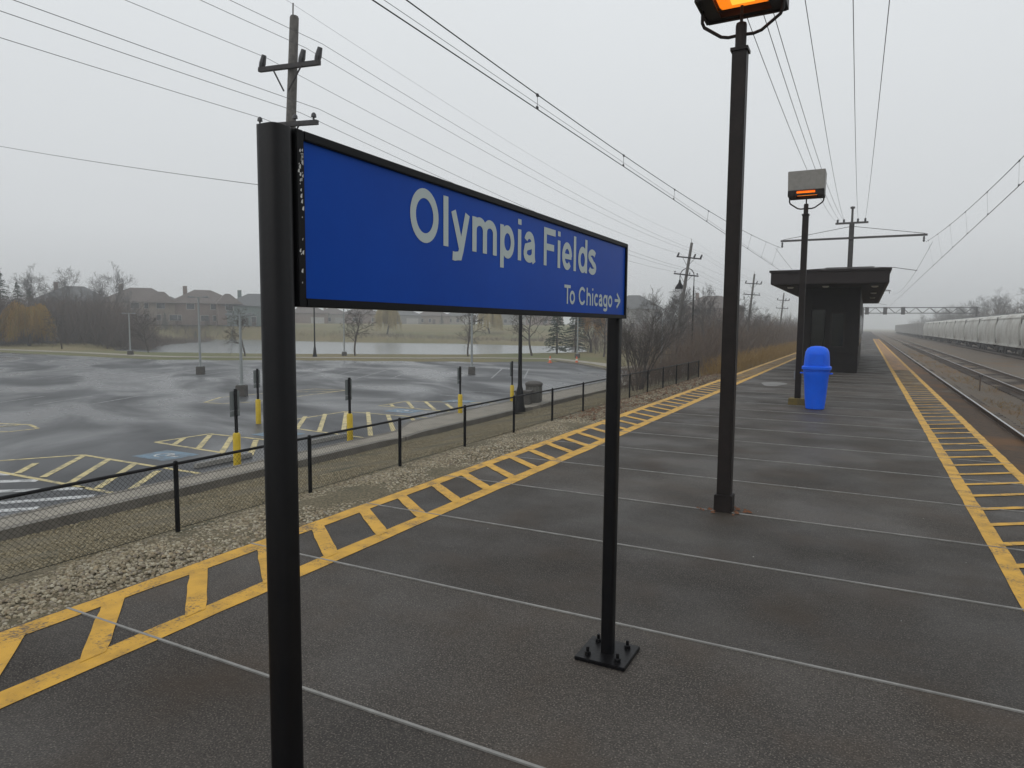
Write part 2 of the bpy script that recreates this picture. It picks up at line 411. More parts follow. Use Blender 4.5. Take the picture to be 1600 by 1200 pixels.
def height(x, y):
    x = np.asarray(x, float); y = np.asarray(y, float)
    r = np.hypot(x, y); sd = poly_sd(x, y, POND)
    z = np.full(x.shape, -2.08)
    z = z+3.5*sstep(150, 215, r)+.8*sstep(215, 500, r)
    z = z+.10*np.sin(x*.11+1)*np.cos(y*.09)*sstep(90, 140, r)
    edge = sstep(0, 7, sd)
    z = np.where(sd > 0, -2.85+(z+2.85)*edge, -2.85+np.maximum(sd*.25, -1.0))
    # lot and its surroundings
    lot = (sstep(-20.5, -13.5, x) + (1-sstep(40, 50, y+np.maximum(0, -x-60)*.05+np.maximum(0, x+62)*-.55)))
    z = np.where(lot > .5, np.minimum(z, -2.40), z)
    # railway corridor
    k = sstep(-13.2, -8.3, x)
    z = z*(1-k)+(-1.75)*k
    return z
ax_ = np.concatenate([np.linspace(-1500, -330, 10), np.arange(-320, -130, 6.0), np.arange(-130, -24, 2.5), np.arange(-24, 24, 1.5), np.arange(24, 80, 6), np.linspace(90, 1500, 12)])
ay_ = np.concatenate([np.linspace(-1500, -60, 8), np.arange(-50, 150, 2.5), np.arange(150, 330, 6), np.linspace(340, 2200, 16)])
GX, GY = np.meshgrid(ax_, ay_)
GZ = height(GX, GY)
nx_, ny_ = len(ax_), len(ay_)
idx = np.arange(nx_*ny_).reshape(ny_, nx_)
q = np.stack([idx[:-1, :-1], idx[:-1, 1:], idx[1:, 1:], idx[1:, :-1]], -1).reshape(-1, 4)
ground = struct(fast_mesh('ground', np.stack([GX, GY, GZ], -1).reshape(-1, 3), q, M['grass'], smooth=True))
def H(x, y): return float(height(np.array([x]), np.array([y]))[0])

pw = MB(); pw.poly([tuple(POND[i]+(POND[i]-POND.mean(0))*.06) for i in range(len(POND))], -2.75)
struct(pw.build('pond_water', M['water']))

# parking lot outline, far kerb taken from the photograph
far_px = [(0, 549), (100, 553), (200, 558.5), (260, 560.5), (330, 561), (450, 561.5), (650, 562.5), (760, 562), (850, 563), (905, 570), (950, 579)]
FAR = [gz(p, LOT) for p in far_px]
far_xy = [(-170, 43)]+[(v.x, v.y) for v in FAR]+[(-17.2, 57), (-15.4, 62)]
lot_xy = [(-15.0, -45), (-170, -45)]+far_xy+[(-15.0, 45), (-15.0, 20.5), (-14.1, 18.5), (-14.1, -45)]
lot = struct(MB().poly(lot_xy, LOT).build('parking_lot', M['lot']))
def offset_poly(pts, d):
    out = []
    for i, p in enumerate(pts):
        a = Vector(pts[max(i-1, 0)]); b = Vector(pts[min(i+1, len(pts)-1)]); t = (b-a).normalized()
        out.append((p[0]-t.y*d, p[1]+t.x*d))
    return out
def ribbon(pts, d0, d1, z0, z1):
    a = offset_poly(pts, d0); b = offset_poly(pts, d1); m = MB(); n = len(pts)
    v = [(x, y, z0) for x, y in a]+[(x, y, z0) for x, y in b]+[(x, y, z1) for x, y in a]+[(x, y, z1) for x, y in b]
    f = []
    for i in range(n-1):
        f += [(2*n+i, 2*n+i+1, 3*n+i+1, 3*n+i), (i, 2*n+i, 2*n+i+1, i+1)[::-1], (n+i, n+i+1, 3*n+i+1, 3*n+i)]
    return m.add(v, f)
struct(ribbon(far_xy, 0.0, .22, LOT-.2, LOT+.15).build('lot_kerb', M['kerb']))
struct(ribbon(far_xy, .22, 1.1, LOT-.2, LOT+.11).build('kerb_verge', M['grass']))
struct(ribbon(far_xy, 1.1, 2.7, LOT-.2, LOT+.13).build('far_footpath', M['concrete']))

# paint on the lot: z a few millimetres over the asphalt
ZP = LOT+.005
def strip(name, a, b, w, m, z=ZP, parent=lot):
    a, b = Vector(a[:2]), Vector(b[:2]); d = (b-a).normalized(); nrm = Vector((-d.y, d.x))*w/2
    return MB().poly([a-nrm, b-nrm, b+nrm, a+nrm], z).build(name, m, parent)
def lot_px(p): return gz(p, LOT)[:2]
def outline(pts):
    for i in range(len(pts)-1): strip('hatch_outline', lot_px(pts[i]), lot_px(pts[i+1]), .13, M['lot_yellow'], ZP+.001*(i % 2))
def hbars(lst):
    for a, b in lst: strip('hatch_bar', lot_px(a), lot_px(b), .17, M['lot_yellow'], ZP+.004)
outline([(180, 771), (104, 757), (-70, 725), (129, 711), (312, 740)])
hbars([((27, 740), (56, 724)), ((67, 746), (131, 712)), ((108, 756), (170, 718)), ((153, 763), (210, 725)), ((206, 764), (247, 736))])
outline([(356, 709), (243, 691), (328, 678), (440, 690)])
hbars([((272, 695), (287, 685)), ((310, 701), (328, 680)), ((347, 707), (362, 683)), ((391, 712), (400, 688))])
outline([(569, 684), (464, 670), (420, 662), (540, 643), (693, 655)])
hbars([((464, 670), (477, 651)), ((499, 674), (508, 647)), ((537, 672), (541, 644)), ((579, 681), (575, 644)), ((615, 674), (606, 648)), ((651, 664), (642, 652))])
outline([(702, 643), (592, 634), (636, 627), (775, 630)])
hbars([((614, 635), (610, 631)), ((645, 638), (637, 628)), ((679, 640), (665, 628)), ((709, 640), (697, 631))])
def access_mark(cx, cy, s=1.25):
    MB().poly([(cx-s*.62, cy-s*.45), (cx+s*.5, cy-s*.45), (cx+s*.5, cy+s*.45), (cx-s*.62, cy+s*.45)], ZP).build('accessible_stall_panel', M['lot_blue'], lot)
    m = MB()
    n = 18
    for i in range(n):
        a0, a1 = [math.pi*(.15+1.5*k/n) for k in (i, i+1)]
        p = [(cx-.12+math.cos(a)*r*.62, cy-.02+math.sin(a)*r*.62) for a, r in ((a0, .34), (a0, .44), (a1, .44), (a1, .34))]
        m.poly(p, ZP+.004)
    m.poly([(cx-.05, cy-.05), (cx+.42, cy-.05), (cx+.42, cy+.04), (cx-.05, cy+.04)], ZP+.0045)
    m.poly([(cx-.10, cy+.05), (cx-.02, cy+.05), (cx-.02, cy+.26), (cx-.10, cy+.26)], ZP+.0045)
    m.build('wheelchair_symbol', M['lot_white'], lot)
for a in ((-17.5, 12.45), (-17.6, 16.75), (-17.7, 24.0), (-17.6, 28.4)): access_mark(*a)
for a, b in (((-60, 791), (147, 775)), ((-60, 803), (60, 794)), ((-60, 770), (132, 763)), ((-60, 754), (60, 751)), ((-60, 818), (20, 809)), ((-60, 742), (20, 741))):
    strip('crossing_bar', lot_px(a), lot_px(b), .27, M['lot_white'])
# faded stall lines, set at an angle in double rows
for k in range(-16, 6):
    p = Vector((-31.2+1.95*k, 36.7+1.3*k)); strip('stall_line', p, p+Vector((-4.4, 9.8)), .11, M['lot_faint'])
for k in range(-14, 9):
    p = Vector((-46.0+1.95*k, 42.5+1.3*k-1.5)); 
    e = p+Vector((-3.2, 7.0))
    if k < 2: strip('stall_line', p+Vector((-4, 8)), e+Vector((-4, 5)), .11, M['lot_faint'])
for k in range(9):
    y = 30.5+2.6*k
    strip('stall_line', (-15.3, y), (-20.2, y), .11, M['lot_faint'])
for k in range(7):
    p = Vector((-29.4-1.9*k, 19.6-1.25*k)); strip('stall_line', p, p+Vector((-1.6, 3.6)), .11, M['lot_faint'])
def island(pts, bars=()):
    n = len(pts)
    for i in range(n): strip('island_outline', pts[i], pts[(i+1) % n], .13, M['lot_yellow'])
    for a, b in bars: strip('island_bar', a, b, .14, M['lot_yellow'], ZP+.004)
island([(-25.8, 13.4), (-27.0, 13.75), (-34, 11.6), (-36, 7.5), (-33, 8.2), (-25.9, 12.5)], [((-27.2, 13.5), (-28.2, 11.4)), ((-29.2, 12.9), (-30.2, 10.2))])
island([(-27.7, 21.7), (-26.6, 21.8), (-25.9, 23.2), (-26.1, 29.8), (-28.2, 29.5), (-28.9, 23.6)], [((-28.3, 27.2), (-26.1, 29.0))])

# pavement beside the lot: near wall, tapered kerb ends
side_xy = [(-13.05, -45), (-13.05, 62), (-15.6, 62), (-15.0, 45), (-15.0, 20.5), (-14.1, 18.5), (-14.1, -45)]
walk = struct(MB().poly(side_xy, LOT-.35, LOT+.16).build('pavement', M['concrete']))
def kerb_wall(y0, y1, name='kerb_wall'):
    x0, x1, z0, z1 = -13.18, -12.98, LOT-.4, LOT+.215
    prof = [(y0, LOT+.17), (y0+.9, z1), (y1-.9, z1), (y1, LOT+.17)]
    m = MB()
    v = [(x, y, z) for x in (x0, x1) for y, z in [(y0, z0)]+prof+[(y1, z0)]]
    m.add(v, [(0, 1, 2, 3, 4, 5), (11, 10, 9, 8, 7, 6)]+[(i, (i+1) % 6, 6+(i+1) % 6, 6+i) for i in range(6)])
    return m.build(name, M['kerb'], walk)
kerb_wall(-44, 17.4); kerb_wall(17.7, 27.0); kerb_wall(28.0, 33.5)
for y in np.arange(-20, 60, 3.0): strip('pavement_joint', (-13.2, y), (-14.05, y), .02, M['kerb'], LOT+.164, walk)
struct(ribbon([(-15.0, 45), (-15.0, 20.5), (-14.1, 18.5), (-14.1, -45)], 0, .15, LOT-.1, LOT+.17).build('pavement_kerb', M['kerb']))

# gravel bank, ballast
def bank(name, prof, y0, y1, m, step=1.5, jitter=.03):
    ys = np.arange(y0, y1+.01, step); px_, pz_ = np.array(prof).T
    X = np.tile(px_, (len(ys), 1)); Y = np.tile(ys[:, None], (1, len(px_)))
    Z = np.tile(pz_, (len(ys), 1))+jitter*np.sin(X*2.1+Y*.9)*np.cos(Y*1.7-X)+rng.normal(0, jitter*.35, X.shape)
    ii = np.arange(X.size).reshape(X.shape)
    qq = np.stack([ii[:-1, :-1], ii[:-1, 1:], ii[1:, 1:], ii[1:, :-1]], -1).reshape(-1, 4)
    return struct(fast_mesh(name, np.stack([X, Y, Z], -1).reshape(-1, 3), qq, m, smooth=True))
GB = [(-13.0, -2.17), (-12, -2.03), (-11, -1.85), (-10, -1.62), (-9, -1.42), (-8.3, -1.3), (-7.6, -1.24), (-7.0, -1.28), (-6.4, -1.42), (-5.5, -1.46), (-4.4, -1.46), (-3.6, -1.5)]
gravel_bank = bank('gravel_bank', GB, -40, 420, M['gravel'], 1.0)
bank('ballast_bed', [(1.2, -1.43), (2.0, -1.405), (3.1, -1.40), (4.3, -1.415), (4.9, -1.54), (5.6, -1.58), (6.2, -1.45), (7.3, -1.42), (8.4, -1.44), (9.2, -1.5), (11, -1.48), (13, -1.46), (15, -1.44), (17, -1.46), (19.5, -1.6), (22, -1.85)], -40, 620, M['ballast'], 1.5)
bank('track_soil', [(1.3, -1.40), (1.9, -1.385), (2.5, -1.378), (3.2, -1.38), (3.7, -1.392), (4.1, -1.43)], -40, 620, mat('rusty_track_soil', (.045, .030, .020), .95, (.085, .052, .030), 5, bump=.8, bscale=22, coords='World', col3=(.12, .058, .02), scale3=.5), 1.5, .012)
def bank_z(x): return float(np.interp(x, [p[0] for p in GB], [p[1] for p in GB]))

def stone_field(name, n, xr, yr, smin, smax, m, power=1.0):
    """many small broken stones resting on the bank"""
    base = np.array([(1, 0, -.4), (-.5, .87, -.4), (-.5, -.87, -.4), (.55, .3, .45), (-.5, .35, .4), (0, -.7, .42)])
    faces = np.array([(0, 1, 3), (1, 4, 3), (1, 2, 4), (2, 5, 4), (2, 0, 5), (0, 3, 5), (3, 4, 5)])
    x = rng.uniform(*xr, n); y = yr[0]+(yr[1]-yr[0])*rng.random(n)**power
    z = np.interp(x, [p[0] for p in GB], [p[1] for p in GB])
    s = rng.uniform(smin, smax, n); a = rng.uniform(0, 6.28, n)
    v = base[None]*rng.uniform(.65, 1.2, (n, 6, 3)); v = v*s[:, None, None]
    c, sn = np.cos(a)[:, None], np.sin(a)[:, None]
    X = v[:, :, 0]*c-v[:, :, 1]*sn+x[:, None]; Y = v[:, :, 0]*sn+v[:, :, 1]*c+y[:, None]; Z = v[:, :, 2]*.8+z[:, None]+s[:, None]*.25
    V = np.stack([X, Y, Z], -1).reshape(-1, 3); F = (faces[None]+(np.arange(n)*6)[:, None, None]).reshape(-1, 3)
    o = fast_mesh(name, V, F, m); o['kind'] = 'stuff'; o['label'] = {'ballast_stones': 'pale crushed ballast stones lining the foot of the platform', 'fine_gravel': 'fine brown gravel covering the bank round the chain link fence'}[name]; o['category'] = 'gravel'
    return o
stone_field('ballast_stones', 46000, (-8.35, -6.2), (1.0, 44), .014, .036, M['stones'], 1.5)
stone_field('fine_gravel', 60000, (-12.9, -7.7), (1.0, 36), .011, .027, M['finestones'], 1.4)

# ------------------------------------------------------------------ platform
PX0, PX1 = -3.9, 1.62
plat = struct(MB().box((PX0+.05, -8, -1.6), (PX1-.05, 330, -.12)).build('platform', M['side']))
JS = 1.283; J0 = 2.12
ys = [J0+JS*k for k in range(-8, 46)]
slab_me = None
for i in range(len(ys)-1):
    if slab_me is None:
        s0 = MB().box((PX0, 0, -.12), (PX1, JS-.012, 0)).build('slab', M['platform'], plat, bevel=.004, loc=(0, ys[i]+.006, 0)); slab_me = s0
    else: sib(slab_me, 'slab', plat, (0, ys[i]+.006, 0))
MB().box((PX0, ys[-1]+.006, -.12), (PX1, 330, 0)).build('far_slab', M['platform'], plat)
j0 = None
for i, y in enumerate(ys[1:-1]):
    if j0 is None: j0 = MB().box((PX0+.01, -.007, -.1), (PX1-.01, .007, .006)).build('joint', M['sealant'], plat, loc=(0, y, 0))
    else: sib(j0, 'joint', plat, (0, y, 0))
YZ = .0035
def yline(x0, x1, y0, y1, m):
    mb = MB(); n = int((y1-y0)/.25)
    pts = []
    for i in range(n+1): pts.append((x0+random.uniform(-.006, .006), y0+(y1-y0)*i/n))
    for i in range(n, -1, -1): pts.append((x1+random.uniform(-.006, .006), y0+(y1-y0)*i/n))
    v = [(x, y, YZ) for x, y in pts]; N_ = 2*n+2
    mb.add(v, [(i, N_-1-i, N_-2-i, i+1) for i in range(n)])
    return mb.build('edge_line', m, plat)
yline(-3.88, -3.74, -7.5, 110, M['yellow']); yline(-3.24, -3.10, -7.5, 110, M['yellow'])
yline(.87, .985, -7.5, 110, M['yellow']); yline(1.50, 1.61, -7.5, 110, M['yellow'])
def bars(xa, xb, ya_off, w, y0, n, sp, m):
    first = None
    for k in range(n):
        y = y0+sp*k
        if first is None:
            p = [(xa, 0), (xb, ya_off), (xb, ya_off+w), (xa, w)]
            a, b = Vector(p[0]), Vector(p[1])
            mb = MB(); L_ = []; R_ = []
            for t in np.linspace(0, 1, 7):
                c = a.lerp(b, float(t)); L_.append((c.x, c.y+random.uniform(-.006, .006), YZ+.002)); R_.append((c.x, c.y+w+random.uniform(-.006, .006), YZ+.002))
            mb.add(L_+R_, [(i, i+1, 8+i, 7+i) for i in range(6)])
            first = mb.build('edge_bar', m, plat, loc=(0, y, 0))
        else: sib(first, 'edge_bar', plat, (random.uniform(-.004, .004), y+random.uniform(-.012, .012), 0))
bars(-3.20, -3.78, .47, .135, 1.79-.545*6, 96, .545, M['yellow'])
bars(.96, 1.54, .42, .088, 6.02-.545*12, 66, .545, M['yellow'])
MB().poly([(.98, 29.6), (1.505, 29.6), (1.505, 110), (.98, 110)], YZ+.004).build('worn_edge_band', M['yellow_old'], plat)
MB().poly([(-2.25+.32*math.cos(a)*(1+.2*math.sin(3*a)), 20.3+.75*math.sin(a)) for a in np.linspace(0, 6.28, 18)[:-1]], .002).build('pale_patch', mat('pale_patch', (.17, .165, .155), .5, (.11, .105, .10), 3), plat)
gr = MB()
for i in range(60):
    x = rng.uniform(-3.5, 1.4); y = rng.uniform(1.2, 14); s = rng.uniform(.002, .006)
    gr.add([(x-s, y, .001), (x+s*.3, y-s, .001), (x+s, y+s*.4, .001), (x, y+s*.9, s*.9)], [(0, 1, 3), (1, 2, 3), (2, 0, 3)])
g_ = gr.build('loose_grit', M['sealant']); g_['kind'] = 'stuff'; g_['label'] = 'pale loose grit scattered over the platform slabs'; g_['category'] = 'grit'

# ------------------------------------------------------------------ station sign
SX = -1.0
sign = thing('station_sign', 'blue station name sign held between two black posts on the platform', 'sign', (-1.03, 2, 0))
def S(mb, name, m, parent=sign, **k):
    o = mb.build(name, m, parent, **k)
    if parent is sign: o.matrix_parent_inverse = Matrix.Translation((1.03, -2, 0))
    return o
def rr_post(cx, cy, w, d, z0, z1, dome, name):
    prof = [(1, z0), (1, z1-dome), (.97, z1-dome*.45), (.88, z1-dome*.12), (.7, z1)]
    m = MB(); v = []; f = []; k = 28
    for r, z in prof:
        for j in range(k):
            t = 2*math.pi*j/k; a, b = math.cos(t), math.sin(t); q_ = (abs(a)**4+abs(b)**4)**-.25
            v.append((cx+a*q_*w/2*r, cy+b*q_*d/2*r, z))
    for i in range(len(prof)-1):
        for j in range(k): f.append((i*k+j, i*k+(j+1) % k, (i+1)*k+(j+1) % k, (i+1)*k+j))
    f.append(tuple((len(prof)-1)*k+j for j in range(k))); f.append(tuple(range(k-1, -1, -1)))
    m.add(v, f); return S(m, name, M['black'], smooth=True)
rr_post(-1.02, .972, .055, .053, .0, 1.974, .003, 'post')
rr_post(-1.045, 3.05, .060, .068, .0, 1.95, .01, 'post')
fr = MB()
Y0, Y1, Z0, Z1 = 1.000, 3.062, 1.632, 1.974
fr.box((-1.03, Y0, Z0), (-.992, Y0+.022, Z1)).box((-1.03, Y1-.018, Z0), (-.992, Y1, Z1)).box((-1.03, Y0+.022, Z0), (-.992, Y1-.018, Z0+.017)).box((-1.03, Y0+.022, Z1-.018), (-.992, Y1-.018, Z1))
fr_o = S(fr, 'frame', M['blackmat'], bevel=.002)
panel = S(MB().box((-1.022, Y0+.022, Z0+.017), (-1.0, Y1-.018, Z1-.018)), 'panel', M['signblue'])
def chips(seed):
    r_ = random.Random(seed); m = MB()
    for i in range(34):
        z = Z1-.03-abs(r_.gauss(0, .11)); y = Y0+.005+r_.random()*.012; s = r_.uniform(.0008, .0028)
        m.add([(-.9917, y-s, z-s), (-.9917, y+s*.7, z-s*1.6), (-.9917, y+s, z+s*1.8), (-.9917, y-s*.4, z+s)], [(0, 1, 2, 3)])
    return m
S(chips(3), 'paint_chips', M['white'])['kind'] = 'stuff'
def stroke(m, pts, w, lift, closed=False):
    """a flat pen stroke of width w in the sign plane; pts are (y, z)"""
    n = len(pts); V2 = [Vector(p) for p in pts]; Lf = []; Rt = []
    for i in range(n):
        if closed: a, b = V2[(i-1) % n], V2[(i+1) % n]; d0 = (V2[i]-a).normalized(); d1 = (b-V2[i]).normalized()
        else: d0 = (V2[i]-V2[max(i-1, 0)]); d1 = (V2[min(i+1, n-1)]-V2[i]); d0 = d1 if d0.length < 1e-9 else d0; d1 = d0 if d1.length < 1e-9 else d1; d0 = d0.normalized(); d1 = d1.normalized()
        t = (d0+d1).normalized(); k = 1/max(.5, t.dot(d0)); nn = Vector((-t.y, t.x))*w/2*k
        Lf.append(V2[i]+nn); Rt.append(V2[i]-nn)
    x = -.9988+lift
    m.add([(x, p.x, p.y) for p in Lf]+[(x, p.x, p.y) for p in Rt], [(i, (i+1) % n, n+(i+1) % n, n+i) for i in range(n if closed else n-1)])
def arc(cx, cz, rx, rz, a0, a1, n=22): return [(cx+rx*math.cos(R(a0+(a1-a0)*i/n)), cz+rz*math.sin(R(a0+(a1-a0)*i/n))) for i in range(n+1)]
def glyph(ch, y0, y1, zb, C, X, D, w):
    m = MB(); W = y1-y0; h = w/2; lf = [0]
    def st(pts, closed=False, ww=None):
        stroke(m, [(y0+a, zb+b) for a, b in pts], ww or w, .00012*lf[0], closed); lf[0] += 1
    tw = w*.86                                      # thin parts of curves
    def ell(cx, cz, rx, rz): st(arc(cx, cz, rx, rz, 0, 360, 36)[:-1], True)
    def bowl(cx0, cx1): ell((cx0+cx1)/2, X/2, (cx1-cx0)/2-h, X/2-h*.86)
    if ch == 'O': ell(W/2, C/2, W/2-h, C/2-h*.9+.001)
    elif ch == 'o': bowl(0, W)
    elif ch == 'l': st([(W/2, 0), (W/2, C)])
    elif ch == 'i': st([(W/2, 0), (W/2, X)]); st([(W/2, C-w*.72), (W/2, C)])
    elif ch == 'y':
        st([(h*1.05, X), (W*.52, w*.2)]); st([(W-h*1.05, X), (W*.54, -.02*X), (W*.46, -.20*X), (W*.36, -D+h), (W*.20, -D+h*.8), (W*.08, -D+h*.9)])
    elif ch in 'mn':
        k = 2 if ch == 'm' else 1; st([(h, 0), (h, X)]); sp = (W-w)/k
        for i in range(k):
            a = h+sp*i; b = a+sp; r = sp/2
            st([(a, X*.60)]+arc((a+b)/2, X*.64, r, X*.36-h*.86, 165, 0, 14)+[(b, 0)])
    elif ch == 'h':
        st([(h, 0), (h, C)]); a, b = h, W-h; st([(a, X*.60)]+arc((a+b)/2, X*.64, (b-a)/2, X*.36-h*.86, 165, 0, 14)+[(b, 0)])
    elif ch == 'p': st([(h, -D), (h, X)]); bowl(w*.1, W)
    elif ch == 'd': st([(W-h, 0), (W-h, C)]); bowl(0, W-w*.1)
    elif ch == 'g':
        st(arc(W/2, -D*.42, W/2-h, D*.58-h*.86, 200, 360, 14)+[(W-h, X)]); bowl(0, W-w*.1)
    elif ch == 'a':
        st(arc(W*.46, X*.68, W*.40-h, X*.32-h*.86, 170, 20, 14)+[(W*.90-h, X*.6), (W*.90-h, X*.22), (W*.93-h, X*.08), (W*.97-h, 0)])
        st(arc(W*.44, X*.28, W*.44-h, X*.28-h*.86, -20, -200, 14)+[(W*.2, X*.48), (W*.5, X*.545), (W*.84-h, X*.60)])
    elif ch == 'F': st([(h, 0), (h, C)]); st([(0, C-h*.95), (W, C-h*.95)], ww=w*.95); st([(h, C*.50), (W*.88, C*.50)], ww=w*.95)
    elif ch == 'T': st([(W/2, 0), (W/2, C)]); st([(0, C-h*.95), (W, C-h*.95)], ww=w*.95)
    elif ch == 'e': st(arc(W/2, X/2, W/2-h, X/2-h*.86, 0, 318, 30)); st([(h, X*.49), (W-h*.4, X*.49)], ww=w*.8)
    elif ch == 'c': st(arc(W/2, X/2, W/2-h, X/2-h*.86, 40, 320, 26))
    elif ch == 'C': st(arc(W/2, C/2, W/2-h, C/2-h*.9, 38, 322, 30))
    elif ch == 's':
        r = X*.25; st(arc(W/2, X*.73, W/2-h, X*.27-h*.86, 25, 250, 18)+arc(W/2, X*.27, W/2-h, X*.27-h*.86, 70, -160, 18))
    return m.build('letter', M['letters'], panel)
N1 = [('O', 1.379, 1.503), ('l', 1.524, 1.552), ('y', 1.563, 1.660), ('m', 1.674, 1.817), ('p', 1.839, 1.932), ('i', 1.955, 1.983), ('a', 1.998, 2.092), ('F', 2.154, 2.252), ('i', 2.270, 2.299), ('e', 2.314, 2.407), ('l', 2.421, 2.450), ('d', 2.470, 2.565), ('s', 2.577, 2.668)]
for ch, a, b in N1: glyph(ch, a, b, 1.806, .130, .098, .032, .0238)
N2 = [('T', 2.339, 2.399), ('o', 2.391, 2.443), ('C', 2.482, 2.556), ('h', 2.565, 2.613), ('i', 2.624, 2.642), ('c', 2.652, 2.701), ('a', 2.705, 2.753), ('g', 2.759, 2.812), ('o', 2.822, 2.875)]
for ch, a, b in N2: glyph(ch, a, b, 1.680, .070, .050, .019, .0118)
ar = MB()
for a, b in (((2.908, 1.7115), (2.975, 1.7115)), ((2.935, 1.742), (2.982, 1.7105)), ((2.935, 1.681), (2.982, 1.7125))):
    d = Vector((b[0]-a[0], b[1]-a[1])).normalized(); nn = Vector((-d.y, d.x))*.0062
    ar.add([(-.9984+.0001*len(ar.v)/4, a[0]-nn.x, a[1]-nn.y), (-.9984+.0001*len(ar.v)/4, b[0]-nn.x, b[1]-nn.y), (-.9984+.0001*len(ar.v)/4, b[0]+nn.x, b[1]+nn.y), (-.9984+.0001*len(ar.v)/4, a[0]+nn.x, a[1]+nn.y)], [(0, 1, 2, 3)])
ar_o = ar.build('arrow', M['letters'], panel)
for yy in (.974, 3.05):
    cx = -1.02 if yy < 2 else -1.045
    S(MB().box((cx-.125, yy-.125, .001), (cx+.125, yy+.125, .019)), 'base_plate', M['black'], bevel=.003)
    for sx_ in (-1, 1):
        for sy_ in (-1, 1):
            b = MB().lathe([(.016, .019), (.016, .033), (.013, .035)], 6, (cx+sx_*.075, yy+sy_*.075, 0)).lathe([(.008, .034), (.008, .056), (.006, .058)], 8, (cx+sx_*.075, yy+sy_*.075, 0))
            S(b, 'bolt', M['black'])

# ------------------------------------------------------------------ platform lamps
def platform_lamp(loc, label, first):
    t = thing('platform_lamp', label, 'street lamp', loc, 0, 'sodium lamps along the platform')
    w = .058
    MB().box((-w, -w, .0), (w, w, 3.88)).build('pole', M['bronze'], t, bevel=.006)
    MB().box((-w-.012, -w-.012, 3.85), (w+.012, w+.012, 3.875)).build('pole_cap', M['bronze'], t)
    MB().lathe([(.045, 3.85), (.045, 4.06), (.04, 4.08)], 14).build('spigot', M['bronze'], t, smooth=True)
    y = MB()
    for s in (-1, 1):
        y.tube([(0, 0, 3.99), (s*.10, 0, 3.985), (s*.16, 0, 4.0), (s*.30, 0, 4.10), (s*.318, 0, 4.14), (s*.318, 0, 4.26)], .014, 8)
    y.tube([(0, 0, 4.05), (0, 0, 4.22)], .013, 8)
    y.build('yoke', M['bronze'], t, smooth=True)
    # lower frame, open at the bottom, with the glass and burner inside it
    D = .24; W_ = .325; zb, zm, zt = 4.215, 4.32, 4.70
    th = .018
    for s in (-1, 1):
        MB().box((s*W_-th/2, -D, zb), (s*W_+th/2, D, zm)).build('frame_side', M['bronze'], t)
        f_ = MB().box((-W_+th/2, D-th/2, zb), (W_-th/2, D+th/2, zm)) if s > 0 else MB().box((-W_+th/2, s*D-th/2, zb), (-.17, s*D+th/2, zm)).box((.17, s*D-th/2, zb), (W_-th/2, s*D+th/2, zm)).box((-.17, s*D-th/2, zb), (.17, s*D+th/2, zb+.045)).box((-.17, s*D-th/2, zm-.012), (.17, s*D+th/2, zm))
        f_.build('frame_front', M['bronze'], t)
        MB().box((s*.205 if s > 0 else -W_+th/2, -D+th/2, zb+.02), (W_-th/2 if s > 0 else -.205, D-th/2, zb+.03)).build('bottom_plate', M['bronze'], t)
    for a_, b_ in ((-D+th/2, -.19), (.19, D-th/2)): MB().box((-.205, a_, zb+.021), (.205, b_, zb+.031)).build('bottom_trim', M['bronze'], t)
    lens = MB().box((-.20, -.14, zb+.055), (.20, .14, zm-.012)).build('lamp_lens', M['sodium'], t, bevel=.015)
    MB().box((-.09, -.06, zb+.049), (.09, .06, zb+.054)).build('burner', M['burner'], lens)
    MB().box((-W_+th, -D+th, zm-.010), (W_-th, D-th, zm-.003)).build('reflector', M['reflector'], t)
    hd = MB(); hd.box((-W_-.008, -D-.008, zm), (W_+.008, D+.008, zt), taper=1.03); hd.build('hood', M['lampgrey'] if not first else M['lampgrey'], t, bevel=.008)
    return t
l1 = platform_lamp((-1.03, 6.02, 0), 'tall dark square lamp post beside the station sign with lit orange head', True)
MB().box((-.075, -.075, 0), (.075, .075, .15)).build('base_sleeve', M['bronze'], l1, bevel=.005)
rp = MB()
for i in range(26):
    a = random.uniform(0, 6.28); d_ = random.uniform(.09, .19); s = random.uniform(.008, .024); x, y_ = d_*math.cos(a)*1.2, d_*math.sin(a)*.8
    rp.add([(x-s, y_-s, .007), (x+s, y_-s*.6, .007), (x+s*.7, y_+s, .007), (x-s*.5, y_+s*.8, s*.7+.007)], [(0, 1, 3), (1, 2, 3), (2, 0, 3), (0, 1, 2)])
rp.build('rust_flakes', M['rust'], l1)['kind'] = 'stuff'
l2 = platform_lamp((-1.2, 15.16, 0), 'dark square lamp post behind the blue bin with grey hood', False)
MB().box((-.17, -.15, 0), (.15, .15, .135), taper=.97).build('concrete_footing', M['yblock'], l2, bevel=.008)
MB().box((-.085, -.075, .52), (-.06, .02, .70)).build('junction_box', M['galv'], l2, bevel=.004)

# ------------------------------------------------------------------ blue litter bin
tb = thing('litter_bin', 'bright blue plastic litter bin with domed lid standing by lamp post', 'bin', (-.83, 14.55, 0))
MB().lathe([(.155, .0), (.17, .012), (.19, .2), (.225, .66), (.232, .68), (.232, .74), (.245, .75), (.245, .775), (.236, .78)], 32, sq=2.6).build('body', M['binblue'], tb, smooth=True)
lid = MB().lathe([(.252, .775), (.268, .785), (.268, .83), (.258, .84), (.235, .85), (.225, 1.02), (.212, 1.12), (.18, 1.185), (.12, 1.222), (.05, 1.235)], 32, sq=2.8).build('lid', M['binblue'], tb, smooth=True)
MB().box((-.13, -.236, .865), (.13, -.215, 1.085)).build('flap', M['binblue'], lid, bevel=.010)
for s in (-1, 1):
    MB().tube([(s*.235, -.06, .70), (s*.285, -.05, .705), (s*.285, .05, .705), (s*.235, .06, .70)], .012, 8).build('handle', M['binblue'], tb, smooth=True)

